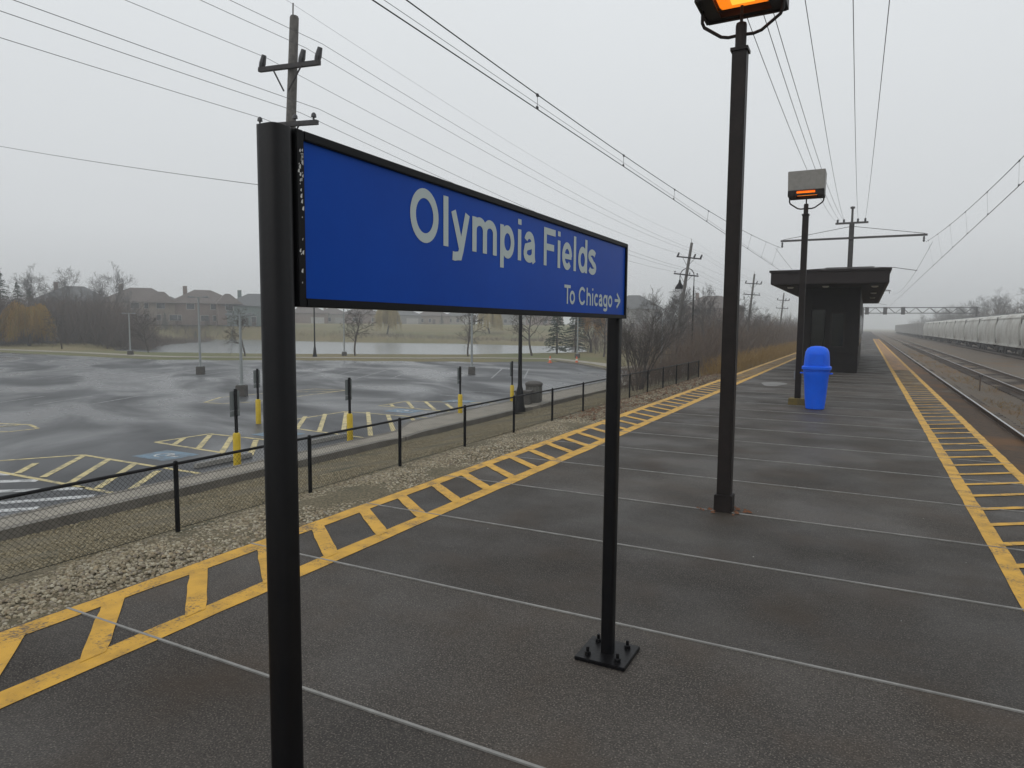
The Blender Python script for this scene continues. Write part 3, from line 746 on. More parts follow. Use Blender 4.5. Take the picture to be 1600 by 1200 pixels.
# ------------------------------------------------------------------ shelter
sh = thing('platform_shelter', 'dark brown flat roofed waiting shelter standing in the middle of the platform', 'shelter', (-1.15, 26.8, 0))
def SH(mb, name, m, parent=None, **k):
    o = mb.build(name, m, parent or sh, **k)
    if parent is None: o.matrix_parent_inverse = Matrix.Translation((1.15, -26.8, 0))
    return o
xL, xR, yF, yB, hW = -2.10, -.24, 26.8, 43.5, 3.02
SH(MB().box((-2.95, 24.6, 3.02), (.57, 45.2, 3.42)), 'roof', M['fascia'], bevel=.01)
SH(MB().box((-3.0, 24.55, 3.42), (.62, 45.25, 3.49)), 'roof_coping', M['fascia'])
SH(MB().box((-2.85, 24.75, 3.0), (.47, 45.0, 3.017)), 'soffit', M['soffit'])
SH(MB().box((-1.35, 27.6, 3.49), (-.95, 28.2, 3.58)), 'roof_vent', M['galv'])
SH(MB().box((xL, yF+.02, 0), (xL+.08, yB, hW-.02)), 'wall', M['shelter'])
SH(MB().box((xR-.08, yF+.02, 0), (xR, yB, hW-.02)), 'wall', M['shelter'])
SH(MB().box((xL+.08, yB-.08, 0), (xR-.08, yB, hW-.02)), 'wall', M['shelter'])
SH(MB().box((xL+.08, yF+.3, 0.0), (xR-.08, yB-.1, .012)), 'floor_pad', M['side'])
SH(MB().box((xL-.03, yF-.06, 0), (xL+.32, yF+.1, hW-.02)), 'column', M['shelter'], bevel=.01)
SH(MB().box((xR-.42, yF-.06, 0), (xR+.01, yF+.1, hW-.02)), 'column', M['shelter'], bevel=.01)
SH(MB().box((-1.32, yF-.03, 0), (-1.16, yF+.06, hW-.02)), 'mullion', M['shelter'])
SH(MB().box((xL+.32, yF-.02, 2.25), (-1.32, yF+.06, hW-.02)), 'front_panel', M['shelter'])
SH(MB().box((-1.16, yF-.02, 2.15), (xR-.42, yF+.06, hW-.02)), 'front_panel', M['shelter'])
SH(MB().box((-1.16, yF-.02, 0.0), (xR-.42, yF+.06, .88)), 'front_panel', M['shelter'])
win = MB()
for a, b in (((-1.16, .88), (-1.10, 2.15)), ((xR-.48, .88), (xR-.42, 2.15)), ((-1.10, .88), (xR-.48, .94)), ((-1.10, 2.09), (xR-.48, 2.15))): win.box((a[0], yF-.025, a[1]), (b[0], yF+.05, b[1]))
wo = SH(win, 'window', M['bronze'])
MB().box((-1.10, yF+.01, .94), (xR-.48, yF+.02, 2.09)).build('pane', M['glass'], wo)
dr = SH(MB().box((xL+.34, yF+.03, .02), (-1.34, yF+.06, 2.23)), 'door', M['glass'])
MB().box((-1.42, yF-.02, .95), (-1.39, yF+.03, 1.2)).build('handle', M['bronze'], dr)
for x in (-2.45, .18): 
    for y in (26.0, 31, 36):
        SH(MB().lathe([(.11, 0), (.10, -.035), (.06, -.05)], 14, (x, y, 3.0)), 'ceiling_light', M['white'], smooth=True)
SH(MB().lathe([(.11, 0), (.10, -.035), (.06, -.05)], 14, (-1.3, 25.6, 3.0)), 'ceiling_light', M['white'], smooth=True)
for i in range(5):
    SH(MB().box((xR+.0, yF+2+i*3, .9), (xR+.02, yF+3.8+i*3, 2.1)), 'side_pane', M['glass'])

# ------------------------------------------------------------------ tracks
def track(xc, label, zr=-1.25, y0=-40, y1=600, tie_to=150):
    t = thing('railway_track', label, 'track', (xc, 0, zr))
    for s in (-1, 1):
        x = s*.7525
        r = MB().box((x-.036, y0, -.045), (x+.036, y1, -.003)).box((x-.009, y0, -.15), (x+.009, y1, -.045)).box((x-.07, y0, -.172), (x+.07, y1, -.15)).build('rail', M['rail'], t)
        MB().box((x-.028, y0, -.003), (x+.028, y1, .0)).build('rail_head', M['railtop'], r)
    m = MB()
    for y in np.arange(y0, tie_to, .6): m.box((-1.28, y, -.34), (1.28, y+.21, -.172))
    o = m.build('ties', M['tie'], t); o['kind'] = 'stuff'
    return t
track(3.12, 'railway track running alongside the right platform edge by rusty dirt')
track(7.35, 'railway track between the platform track and the freight train')
track(15.05, 'railway track beneath the grey freight train')
track(-5.5, 'railway track below the gravel side platform edge')
sg = thing('marker_post', 'small dark marker post standing in the gravel between two tracks', 'post', (5.25, 41.5, -1.58))
MB().bar((0, 0, 0), (0, 0, .75), .06).build('post', M['rail'], sg); MB().box((-.09, -.03, .72), (.09, .03, .85)).build('plate', M['steel'], sg)

# ------------------------------------------------------------------ freight train
def make_hopper(ribbed=False):
    t = thing('hopper_car', 'pale grey open hopper car with ribbed sides far along the train' if ribbed else 'pale grey covered hopper car with smooth curved sides', 'freight car', (0, 0, 0), 0, 'open ribbed hoppers of the freight train' if ribbed else 'covered hoppers of the freight train')
    Lh = 6.55
    if not ribbed:
        sec = [(-1.42, 1.15), (-1.56, 1.9), (-1.60, 2.6), (-1.55, 3.3), (-1.38, 3.95), (-1.05, 4.35), (-.5, 4.5), (0, 4.53)]
    else:
        sec = [(-1.50, 1.15), (-1.52, 2.0), (-1.52, 3.0), (-1.52, 4.0), (-1.52, 4.35), (-1.40, 4.40), (-1.35, 4.1), (0, 4.0)]
    sec = sec+[(-x, z) for x, z in sec[::-1][1:]]
    n = len(sec); v = []; f = []
    ylist = [(-Lh, .985), (-Lh+.25, 1.0), (0, 1.0), (Lh-.25, 1.0), (Lh, .985)]
    for y, s in ylist: v += [(x*s, y, 1.15+(z-1.15)*s) for x, z in sec]
    for i in range(len(ylist)-1):
        for j in range(n-1): f.append((i*n+j, i*n+j+1, (i+1)*n+j+1, (i+1)*n+j))
        f.append((i*n+n-1, i*n, (i+1)*n, (i+1)*n+n-1))
    f.append(tuple(range(n))); f.append(tuple((len(ylist)-1)*n+j for j in range(n-1, -1, -1)))
    m_ = M['hopper2'] if ribbed else M['hopper']
    MB().add(v, f).build('body', m_, t, smooth=not ribbed)
    for s in (-1, 1):
        MB().box((s*1.5-.06, -Lh-.45, .98), (s*1.5+.06, Lh+.45, 1.2)).build('side_sill', m_, t)
    if ribbed:
        for k in range(9):
            y = -Lh+.4+k*(2*Lh-.8)/8
            for s in (-1, 1): MB().box((s*1.54-.05, y-.07, 1.2), (s*1.54+.05, y+.07, 4.35)).build('rib', M['hopper2'], t)
    else:
        MB().box((-.42, -Lh+.3, 4.54), (.42, Lh-.3, 4.62)).build('roof_walkway', M['galv'], t)
        for s in (-1, 1): MB().box((s*1.38-.05, -Lh+.1, 3.93), (s*1.38+.05, Lh-.1, 4.03)).build('top_chord', m_, t)
    for s in (-1, 1):
        e = MB()
        for k in range(7): e.bar((-1.35, s*(Lh+.32), 1.3+k*.42), (-.85, s*(Lh+.32), 1.3+k*.42), .03)
        for x in (-1.35, -.85, 1.35): e.bar((x, s*(Lh+.32), 1.15), (x, s*(Lh+.32), 4.2), .06)
        e.bar((1.35, s*(Lh+.32), 1.2), (.2, s*(Lh+.05), 2.6), .08); e.bar((-1.0, s*(Lh+.4), 1.15), (1.0, s*(Lh+.4), 1.15), .1)
        e.build('end_ladder', M['under'] if not ribbed else M['hopper2'], t)
        MB().box((-.16, s*Lh if s > 0 else -Lh-.8, .75), (.16, Lh+.8 if s > 0 else -Lh, .98)).build('coupler', M['under'], t)
    for y in (-2.6, 0, 2.6) if ribbed else (-2.0, 2.0):
        MB().add([(-1.4, y-1.25, 1.15), (1.4, y-1.25, 1.15), (1.4, y+1.25, 1.15), (-1.4, y+1.25, 1.15), (-.6, y-.35, .35), (.6, y-.35, .35), (.6, y+.35, .35), (-.6, y+.35, .35)],
                 [(0, 1, 2, 3), (7, 6, 5, 4), (0, 4, 5, 1), (1, 5, 6, 2), (2, 6, 7, 3), (3, 7, 4, 0)]).build('discharge_chute', M['under'] if not ribbed else m_, t)
    for yb in (-5.3, 5.3):
        b = MB()
        for s in (-1, 1): b.box((s*1.0-.08, yb-1.15, .38), (s*1.0+.08, yb+1.15, .72))
        b.box((-1.0, yb-.25, .4), (1.0, yb+.25, .95))
        bo = b.build('bogie', M['under'], t)
        for dy in (-.88, .88):
            for s in (-1, 1):
                w = MB(); k = 18; v = []
                for xx in (s*.70, s*.83):
                    v += [(xx, yb+dy+.42*math.cos(2*math.pi*j/k), .42+.42*math.sin(2*math.pi*j/k)) for j in range(k)]
                w.add(v, [tuple(range(k)), tuple(range(2*k-1, k-1, -1))]+[(j, (j+1) % k, k+(j+1) % k, k+j) for j in range(k)])
                w.build('wheel', M['under'], bo)
    return t
hA = make_hopper(); hB = make_hopper(True)
CAR = 14.45
for i in range(10):
    o = hA if i == 0 else copy_tree(hA); o.location = (15.05, 76.3+CAR*i, -1.25)
for i in range(14):
    o = hB if i == 0 else copy_tree(hB); o.location = (15.05, 76.3+CAR*(10+i), -1.25)

# ------------------------------------------------------------------ catenary
def cat_mast(y, label):
    t = thing('catenary_mast', label, 'mast', (-1.1, y, 0), 0, 'catenary masts on the platform')
    p = MB(); p.box((-.14, -.15, 0), (-.125, .15, 8.05)).box((.125, -.15, 0), (.14, .15, 8.05)).box((-.125, -.012, 0), (.125, .012, 8.05)); 
    for k in range(20): p.bar((-.13, -.14, .2+k*.4), (.13, -.14, .4+k*.4), .03); 
    p.build('pole', M['steel'], t)
    MB().lathe([(.07, 8.0), (.06, 8.85), (.13, 8.88), (.13, 8.98), (.05, 9.0)], 10).build('finial', M['steel'], t)
    ta = MB().box((-.92, -.06, 7.95), (.90, .06, 8.06)).build('top_arm', M['steel'], t)
    for x in (-.8, -.45, .32, .72): MB().lathe([(.03, 8.06), (.07, 8.1), (.05, 8.16), (.07, 8.2), (.03, 8.26)], 8, (x, 0, 0)).build('insulator', M['insul'], ta)
    MB().bar((-4.05, -.1, 7.08), (4.02, -.1, 7.08), .10, .12).build('cross_arm', M['steel'], t)
    for s in (-1, 1): MB().tube([(s*.15, 0, 7.78), (s*3.9, -.1, 7.16)], .016, 6).build('tie_rod', M['steel'], t)
    for s in (-3.95, 3.85): MB().lathe([(.03, 0), (.07, -.06), (.035, -.10), (.07, -.16), (.035, -.2), (.07, -.26), (.02, -.34)], 8, (s, -.1, 7.0)).build('insulator', M['insul'], t)
    MB().bar((-1.35, -.1, 5.28), (1.35, -.1, 5.28), .07, .08).build('steady_bracket', M['steel'], t)
    for s in (-1, 1): MB().tube([(s*1.35, -.1, 5.27), (s*2.4, -.1, 5.22), (s*3.6, -.1, 5.0)], .018, 6).build('steady_arm', M['steel'], t)
    return t
cat_mast(47.3, 'steel catenary mast with long cross arm rising behind the shelter roof')
cat_mast(116, 'steel catenary mast standing on the platform beyond the shelter')
cat_mast(-22, 'steel catenary mast standing on the platform short of the station sign')
def wire(name, pts, r, label, m='wire', k=5, group=None):
    o = MB().tube(pts, r, k).build(name, M[m]); tag(o, label, 'wire', group); return o
def sagline(a, b, sag, n=24):
    a, b = Vector(a), Vector(b); out = []
    for i in range(n+1):
        t = i/n; p = a.lerp(b, t); p.z -= sag*4*t*(1-t); out.append(p)
    return out
def spline(keys, n=40):
    ks = np.array(keys); y = np.linspace(ks[0, 1], ks[-1, 1], n)
    return [(float(np.interp(v, ks[:, 1], ks[:, 0])), float(v), float(np.interp(v, ks[:, 1], ks[:, 2]))) for v in y]
def messenger(y, y0=-22, y1=47.3, zlo=5.72, zhi=6.66): 
    c = (y0+y1)/2; hlf = (y1-y0)/2; return zlo+(zhi-zlo)*((y-c)/hlf)**2
def wire_set(side, x, label_side, zc):
    cw = [(x, float(y), zc) for y in np.linspace(-22, 300, 40)]
    wire('contact_wire', cw, .0095, 'trolley contact wire above the track %s' % label_side)
    if side < 0:
        wire('auxiliary_wire', [(x, float(y), zc+.09) for y in np.linspace(-22, 47.3, 20)], .004, 'thin auxiliary wire just above the contact wire %s' % label_side)
    ms = [(x+.35*((y-12.6)/34.6)**2*(1 if side < 0 else -1), float(y), messenger(y)) for y in np.linspace(-22, 47.3, 40)]
    t = thing('messenger_wire', 'messenger wire with hangers above the track %s' % label_side, 'wire', (x, 12, 5.7))
    o = MB().tube(ms, .0095, 5).build('cable', M['wire'], t); o.matrix_parent_inverse = Matrix.Translation((-x, -12, -5.7))
    for y in np.arange(-18, 47, 4.9):
        z = messenger(y); xx = x+.35*((y-12.6)/34.6)**2*(1 if side < 0 else -1)
        h = MB().tube([(xx, y, z), (x, y, zc)], .005 if side < 0 else .0022, 4).box((xx-.014, y-.03, z-.03), (xx+.014, y+.03, z+.02)).box((x-.012, y-.03, zc), (x+.012, y+.03, zc+.05)).build('hanger', M['wire'], t)
        h.matrix_parent_inverse = Matrix.Translation((-x, -12, -5.7))
    ms2 = [(x, float(y), messenger(y, 47.3, 116)) for y in np.linspace(47.3, 116, 24)]
    wire('messenger_wire', ms2, .0095, 'messenger wire beyond the shelter above the track %s' % label_side)
wire_set(-1, -5.45, 'on the gravel side', 5.47)
wire_set(1, 3.2, 'on the freight train side', 5.15)
for i, (a, b) in enumerate([((1170, 35), -.95), ((1197, 35), -.69), ((1210, 25), -.47), ((1258, 0), -.45), ((1333, 0), .33), ((1390, 0), .72)]):
    q_ = gy(a, 12.0); x1 = -1.1+b; keys = []
    for y in np.linspace(-22, 47.3, 30):
        t = (47.3-y)/(47.3-12); x = x1+(q_.x-x1)*t; z = 8.2-(8.2-q_.z)*(1-((y-12.6)/34.7)**2)
        keys.append((x, float(y), z))
    wire('feeder_wire', keys, .0062, 'thin feeder wire strung high over the platform to the mast behind the shelter', 'wire', 4, 'feeder wires over the platform')

# signal gantry
ga = thing('signal_gantry', 'dark steel lattice signal gantry spanning the tracks in the fog', 'gantry', (-1.0, 200, 0))
for y in (-.7, .7):
    for z in (5.35, 6.75): MB().bar((-.3, y, z), (25, y, z), .16).build('chord', M['steel'], ga)
    for k in range(17):
        x = -.2+k*1.5; MB().bar((x, y, 5.35 if k % 2 else 6.75), (x+1.5, y, 6.75 if k % 2 else 5.35), .10).build('brace', M['steel'], ga)
for x in (0, 24.6): MB().box((x-.2, -.25, -1.4 if x else 0), (x+.2, .25, 6.9)).build('post', M['steel'], ga)
for x in (.9, 5.0, 9): MB().box((x-.45, -1.0, 5.0), (x+.45, -.75, 6.9)).build('signal_head', M['under'], ga)

# ------------------------------------------------------------------ utility poles and their wires
def utility_pole(top, lean, label, full=True):
    base = Vector((top.x-lean, top.y, LOT-.15)); ax = (top-base); Lp = ax.length
    t = thing('utility_pole', label, 'utility pole', base)
    t.rotation_euler = (0, math.asin(lean/Lp), 0)
    MB().lathe([(.17, 0), (.155, Lp*.4), (.115, Lp-.05), (.09, Lp)], 12).build('shaft', M['wood'], t, smooth=True)
    for (dz, offs, c0, c1, kind) in ((1.28, (-.97, .42, .97), -1.05, 1.05, 1), (2.72, (-.98, .28, .92), -1.05, 1.05, 0)):
        z = Lp-dz; a = MB().box((c0, -.19, z-.055), (c1, -.09, z+.055)).build('cross_arm', M['arm'], t)
        for x in offs:
            if kind: MB().tube([(x, -.14, z+.05), (x+.03, -.14, z+.16), (x+.08, -.14, z+.36)], [.075, .085, .06], 8).build('insulator', M['insul'], a)
            else: MB().lathe([(.02, .05), (.025, .12), (.07, .13), (.06, .2), (.03, .24)], 8, (x, -.14, z)).build('insulator', M['insul'], a)
        for s in (-1, 1): MB().bar((s*.5, -.2, z-.04), (s*.08, -.2, z-.62), .03).build('brace', M['arm'], a)
    MB().tube([(-.05, 0, Lp-.05), (-.06, 0, Lp+.32)], .018, 6).build('pin', M['wood'], t)
    return t
PT = [gx((460, 25), -13.4), gx((1081, 379), -13.4), gx((1179, 428), -13.4), gx((1225, 458), -13.4)]
LE = [.85, 1.5, .9, .7]
PT0 = Vector((-13.4, -28, 9.4))
lab = ['tall weathered wooden utility pole rising behind the station sign', 'leaning wooden utility pole beside the hooked lamp at the thicket', 'wooden utility pole in the thicket before the most distant one', 'most distant foggy wooden utility pole beside the shelter']
poles = [utility_pole(p, l, s) for p, l, s in zip(PT, LE, lab)]
utility_pole(PT0, .5, 'wooden utility pole at the lot edge short of the station sign')
chain = [PT0]+PT
for dz, offs, up, r_, m_ in ((1.28, (-.9, .5, 1.05), .36, .0065, 'wire_pale'), (2.72, (-.98, .28, .92), .24, .0065, 'wire_pale'), (0, (-.06,), .32, .004, 'wire_pale')):
    for j, x in enumerate(offs):
        pts = []
        for i in range(len(chain)-1):
            a, b = chain[i], chain[i+1]
            s = sagline((a.x+x, a.y-.14, a.z-dz+up), (b.x+x, b.y-.14, b.z-dz+up), .012*(b.y-a.y) if i else .35, 18)
            pts += s if i == 0 else s[1:]
        lb = {1.28: 'power wire carried on the upper cross arms of the utility poles', 2.72: 'power wire carried on the lower cross arms of the utility poles', 0: 'thin static wire along the very tops of the utility poles'}[dz]
        wire('power_wire', pts, r_, lb, m_, 4, 'utility wires' if dz else None)
sd0 = gx((445, 294), -13.7); sd1 = gx((-420, 130), -60.0)
wire('service_wire', sagline(sd0, sd1, .5), .008, 'single low cable running from the near utility pole out over the lot', 'wire_pale', 4)

# ------------------------------------------------------------------ chain link fence
fe = thing('chain_link_fence', 'low black chain link fence along the gravel bank', 'fence', (-8.3, 6, -1.3))
FS, FH, FX = 2.525, .965, -8.3
def FE(mb, name, m, parent=fe):
    o = mb.build(name, m, parent, smooth=False); o.matrix_parent_inverse = Matrix.Translation((8.3, -6, 1.3)); return o
NF = 19; fy0 = 6.02-FS*6
for k in range(NF+1):
    y = fy0+FS*k; FE(MB().lathe([(.033, -1.6), (.033, -1.3+FH+.01), (.028, -1.3+FH+.035), (.01, -1.3+FH+.045)], 10, (FX, y, 0)), 'fence_post', M['blackmat'])
FE(MB().tube([(FX, fy0, -1.3+FH), (FX, fy0+FS*NF, -1.3+FH)], .022, 8), 'top_rail', M['blackmat'])
FE(MB().tube([(FX, fy0, -1.3+.06), (FX, fy0+FS*NF, -1.3+.06)], .004, 4), 'tension_wire', M['blackmat'])
def mesh_panel():
    pts = []; sp = .068; hh = FH-.05
    for s in (1, -1):
        for c in np.arange(-hh, FS+hh, sp):
            # line y = c + t, z = t (or mirrored)
            y0, y1 = c, c+hh*1.0
            z0, z1 = 0.0, hh
            if y0 < 0: z0 = -y0; y0 = 0
            if y1 > FS: z1 = hh-(y1-FS); y1 = FS
            if z1-z0 < .01: continue
            a = (FX+.006*s, y0 if s > 0 else FS-y0, z0); b = (FX+.006*s, y1 if s > 0 else FS-y1, z1)
            pts.append((a, b))
    P_ = np.array(pts); return tubes(P_, np.full((len(P_), 2), .0019), 3)
mv, mq = mesh_panel()
pan = None
for k in range(NF):
    if pan is None:
        pan = fast_mesh('wire_mesh', mv-np.array([FX, 0, 0]), mq, M['blackmat'], fe); pan.location = (0, fy0-6, .04); pan['kind'] = 'stuff'
    else: sib(pan, 'wire_mesh', fe, (0, fy0+FS*k-6, .04))

# ------------------------------------------------------------------ lot furniture
def bay_sign(p, label):
    t = thing('parking_sign', label, 'sign', (p[0], p[1], LOT), 0, None)
    MB().lathe([(.095, 0), (.095, .88), (.07, .93)], 16).build('bollard', M['bollard'], t, smooth=True)
    MB().box((-.03, -.03, .9), (.03, .03, 2.08)).build('post', M['blackmat'], t)
    MB().box((-.045, -.155, 1.52), (-.033, .155, 2.02)).build('plate', M['signback'], t, bevel=.004)
    MB().box((-.045, -.155, 1.36), (-.033, .155, 1.5)).build('plate', M['signback'], t, bevel=.004)
    return t
bay_sign(gz((371, 731), LOT), 'parking sign on yellow bollard beside the white wheel stop')
bay_sign(gz((547, 691), LOT), 'parking sign on yellow bollard before the wide yellow hatching')
bay_sign(gz((719, 651), LOT), 'parking sign on yellow bollard next beyond the wide yellow hatching')
bay_sign(gz((800, 632), LOT), 'parking sign on yellow bollard close to the black hooked lamp post')
bay_sign(along(403, 28)+(0,) if False else gz((404, 662), LOT), 'parking sign on yellow bollard half hidden by the thick sign post')
def wheel_stop(y, label):
    o = MB()
    pr = [(-.09, 0), (-.06, .12), (.06, .12), (.09, 0)]
    v = [(x, yy, z) for yy in (-.9, .9) for x, z in pr]
    o.add(v, [(0, 1, 2, 3), (7, 6, 5, 4), (0, 4, 5, 1), (1, 5, 6, 2), (2, 6, 7, 3), (3, 7, 4, 0)])
    tag(o.build('wheel_stop', mat('wheel_stop_concrete', (.3, .29, .27), .85, (.2, .195, .18), 8), bevel=.012, loc=(-15.35, y, LOT+.002)), label, 'wheel stop')
wheel_stop(12.6, 'pale concrete wheel stop at the foot of the first yellow bollard')
wheel_stop(16.75, 'pale concrete wheel stop at the bay beside the wide yellow hatching')
wheel_stop(23.9, 'pale concrete wheel stop between two yellow bollards near the lamp')
def lot_light(p, h, label, s=1.0):
    t = thing('lot_light', label, 'light pole', (p[0], p[1], LOT), R(35), 'grey light poles in the parking lot')
    MB().box((-.26*s, -.26*s, -.05), (.26*s, .26*s, .58), taper=.97).build('concrete_base', M['base_conc'], t, bevel=.03)
    MB().lathe([(.15, .57), (.15, .62), (.085, .64), (.06, h)], 12).build('pole', M['polegrey'], t, smooth=True)
    MB().bar((-.35, 0, h-.02), (.35, 0, h-.02), .05).build('arm', M['polegrey'], t)
    for x in (-.52, .52): MB().box((x-.2, -.12, h-.05), (x+.2, .12, h+.06), taper=.85).build('lamp_head', M['galv'], t, bevel=.02)
    return t
for px, h, lb in (((204, 556), 4.7, 'at the far kerb before the brown hedge'), ((313.5, 585), 5.6, 'with double head before the large brick house'), ((378, 619), 4.2, 'inside the yellow painted island by the thick sign post'), ((538, 557.5), 6.0, 'on the pond kerb beside a bare street tree'),
                  ((737, 585), 6.2, 'standing clear of the kerb under the station sign'), ((902, 561), 6.0, 'at the kerb before the spruces'), ((1033, 577), 4.3, 'at the lot corner next to the thicket')):
    lot_light(gz(px, LOT), h, 'grey light pole on concrete base '+lb)
def hook_lamp(p, h, label, rz=0, z=LOT):
    t = thing('hook_lamp', label, 'street lamp', (p[0], p[1], z), rz)
    MB().lathe([(.25, 0), (.25, .1), (.19, .3), (.13, .95), (.10, 1.05), (.085, 1.2), (.06, h*.82)], 14).build('post', M['blackmat'], t, smooth=True)
    pts = [(0, 0, h*.8), (0, 0, h-.7)]+[(-.6+.6*math.cos(a), 0, h-.7+.65*math.sin(a)) for a in np.linspace(0, math.pi, 10)]+[(-1.2, 0, h-1.0)]
    MB().tube(pts, .035, 8).build('hook', M['blackmat'], t, smooth=True)
    MB().lathe([(.07, 0), (.12, -.25), (.36, -.62), (.40, -.78), (.36, -.78)], 16, (-1.2, 0, h-1.0)).build('shade', M['blackmat'], t, smooth=True)
    return t
hook_lamp(gz((812, 643), LOT+.16), 8.4, 'black hooked lamp post with flared foot standing on the pavement', 0, LOT+.16)
q_ = gx((1085, 418), -13.2); hook_lamp((-13.2, q_.y), q_.z-LOT, 'black lamp post with arched hook and bell shade beside leaning utility pole')
q_ = gz((492, 557), LOT+.15); hook_lamp(q_, 8.3, 'black lamp post with flared foot at the pond shore', 0, LOT+.1)
t = thing('waste_bin', 'grey slatted waste bin standing on the pavement by the hooked lamp', 'bin', (*gz((834, 628), LOT+.16)[:2], LOT+.16), .3)
MB().lathe([(.33, 0), (.36, .05), (.36, .78)], 20).build('body', M['binslat'], t, smooth=True)
for k in range(16):
    a = 2*math.pi*k/16; MB().bar((.375*math.cos(a), .375*math.sin(a), .05), (.375*math.cos(a), .375*math.sin(a), .77), .06, .03).build('slat', M['binslat'], t)
MB().lathe([(.4, .78), (.42, .80), (.42, .9), (.3, .97), (.12, 1.0)], 20).build('lid', M['base_conc'], t, smooth=True)
t = thing('utility_cabinet', 'low grey cabinet beside the slatted waste bin', 'cabinet', (*gz((818, 631), LOT+.16)[:2], LOT+.16), .2)
MB().box((-.35, -.3, 0), (.35, .3, .55)).build('body', M['base_conc'], t, bevel=.02); MB().box((-.38, -.33, .55), (.38, .33, .62)).build('lid', M['base_conc'], t)
for i, px in enumerate(((859.5, 567), (901, 568))):
    t = thing('barricade_cone', 'orange and white traffic cone at the kerb by the evergreens', 'cone', (*gz(px, LOT)[:2], LOT), 0, 'traffic cones')
    MB().box((-.2, -.2, 0), (.2, .2, .04)).build('foot', M['orange'], t); MB().lathe([(.15, .04), (.09, .42), (.05, .7)], 12).build('cone', M['orange'], t, smooth=True); MB().lathe([(.117, .3), (.092, .45)], 12).build('band', M['white'], t)

# ------------------------------------------------------------------ vegetation
def grow(seed, h, trunk_r, levels=4, spread=.75, n0=6, clear=.22, up=.35, twig_r=.008, nb=(5, 5, 5), lens=(.5, .55, .55)):
    r_ = np.random.default_rng(seed); out = {}
    def emit_(pts, rad):
        out.setdefault(len(pts), []).append((pts, rad))
    def branch(p, d, L_, r0, lev):
        m = (9, 7, 5, 4, 3)[lev]; pts = [p]; dd = d/np.linalg.norm(d); dirs = [dd]
        for i in range(m-1):
            dd = dd+r_.normal(0, .10+.06*lev, 3); dd[2] += up*.12*(1 if lev else .3); dd /= np.linalg.norm(dd)
            pts.append(pts[-1]+dd*L_/(m-1)); dirs.append(dd)
        pts = np.array(pts); end = .28 if lev < levels-1 else .5
        rad = np.maximum(r0*np.linspace(1, end, m), twig_r); emit_(pts, rad)
        if lev >= levels-1: return
        n = n0 if lev == 0 else nb[min(lev-1, 2)]
        for i in range(n):
            t = (clear if lev == 0 else .22)+(1-(clear if lev == 0 else .22))*((i+r_.uniform(.2, .8))/n)
            k = t*(m-1); j = min(int(k), m-2); q0 = pts[j]+(pts[j+1]-pts[j])*(k-j)
            ax = dirs[j]; ran = r_.normal(0, 1, 3); side = np.cross(ax, ran); side /= np.linalg.norm(side)+1e-9
            an = spread*r_.uniform(.7, 1.25); nd = ax*math.cos(an)+side*math.sin(an)
            rr = np.interp(k, np.arange(m), rad)
            branch(q0, nd, L_*lens[min(lev, 2)]*(1.15-.55*t)*r_.uniform(.8, 1.2), rr*.62, lev+1)
    branch(np.zeros(3), np.array([0, 0, 1.]), h*.82, trunk_r, 0)
    tr = []; cr = []
    for m, lst in out.items():
        P_ = np.array([a for a, _ in lst]); Rr = np.array([b for _, b in lst])
        (tr if m == 9 else cr).append(tubes(P_, Rr, 6 if m == 9 else (4 if m == 7 else 3)))
    return join_tubes(tr), join_tubes(cr)
def make_tree(name, label, cat, mt, mc, group=None, **k):
    (tv, tq), (cv, cq) = grow(**k)
    t = thing(name, label, cat, (0, 0, 0), 0, group)
    fast_mesh('trunk', tv, tq, mt, t, True); fast_mesh('crown', cv, cq, mc, t)
    return t
def place(o, x, y, s=1.0, rz=None, z=None, label=None, group=None):
    o.location = (x, y, (H(x, y) if z is None else z)-.12); o.rotation_euler = (0, 0, random.uniform(0, 6.28) if rz is None else rz)
    o.scale = (s*random.uniform(.93, 1.07), s*random.uniform(.93, 1.07), s)
    if label: o['label'] = label
    if group: o['group'] = group
    return o
bare = [make_tree('bare_tree', 'x', 'tree', M['bark_grey'], M['bark_grey'], seed=s, h=12, trunk_r=.20, levels=5, n0=9, clear=.22, nb=(6, 5, 4), lens=(.62, .62, .6), spread=.55, twig_r=.014, up=.55) for s in (11, 12, 13)]
street = [make_tree('street_tree', 'x', 'tree', M['bark'], M['bark'], seed=s, h=5.6, trunk_r=.10, levels=4, n0=13, clear=.28, nb=(6, 5, 4), spread=.95, twig_r=.013, up=.25) for s in (21, 22)]
def multi_stem(seed, h):
    r_ = np.random.default_rng(seed); T = []; C = []
    for i in range(6):
        (a, b), (c, d) = grow(seed=seed*10+i, h=h*r_.uniform(.7, 1.05), trunk_r=.05, levels=4, n0=9, clear=.3, nb=(5, 4, 3), spread=.5, twig_r=.006, up=.6)
        an = r_.uniform(0, 6.28); ln = r_.uniform(.05, .28)
        for v in (a, c):
            v[:, 0] += v[:, 2]*ln*math.cos(an)+.18*math.cos(an); v[:, 1] += v[:, 2]*ln*math.sin(an)+.18*math.sin(an)
        T.append((a, b)); C.append((c, d))
    t = thing('bare_shrub_tree', 'x', 'tree'); v, q_ = join_tubes(T); fast_mesh('trunk', v, q_, M['bark'], t, True); v, q_ = join_tubes(C); fast_mesh('crown', v, q_, M['bark'], t)
    return t
mstem = multi_stem(3, 4.6)
used = set()
def put(lst, i, *a, **k):
    src = lst[i]; key = src.name
    if key in used: o = copy_tree(src)
    else: used.add(key); o = src
    return place(o, *a, **k)
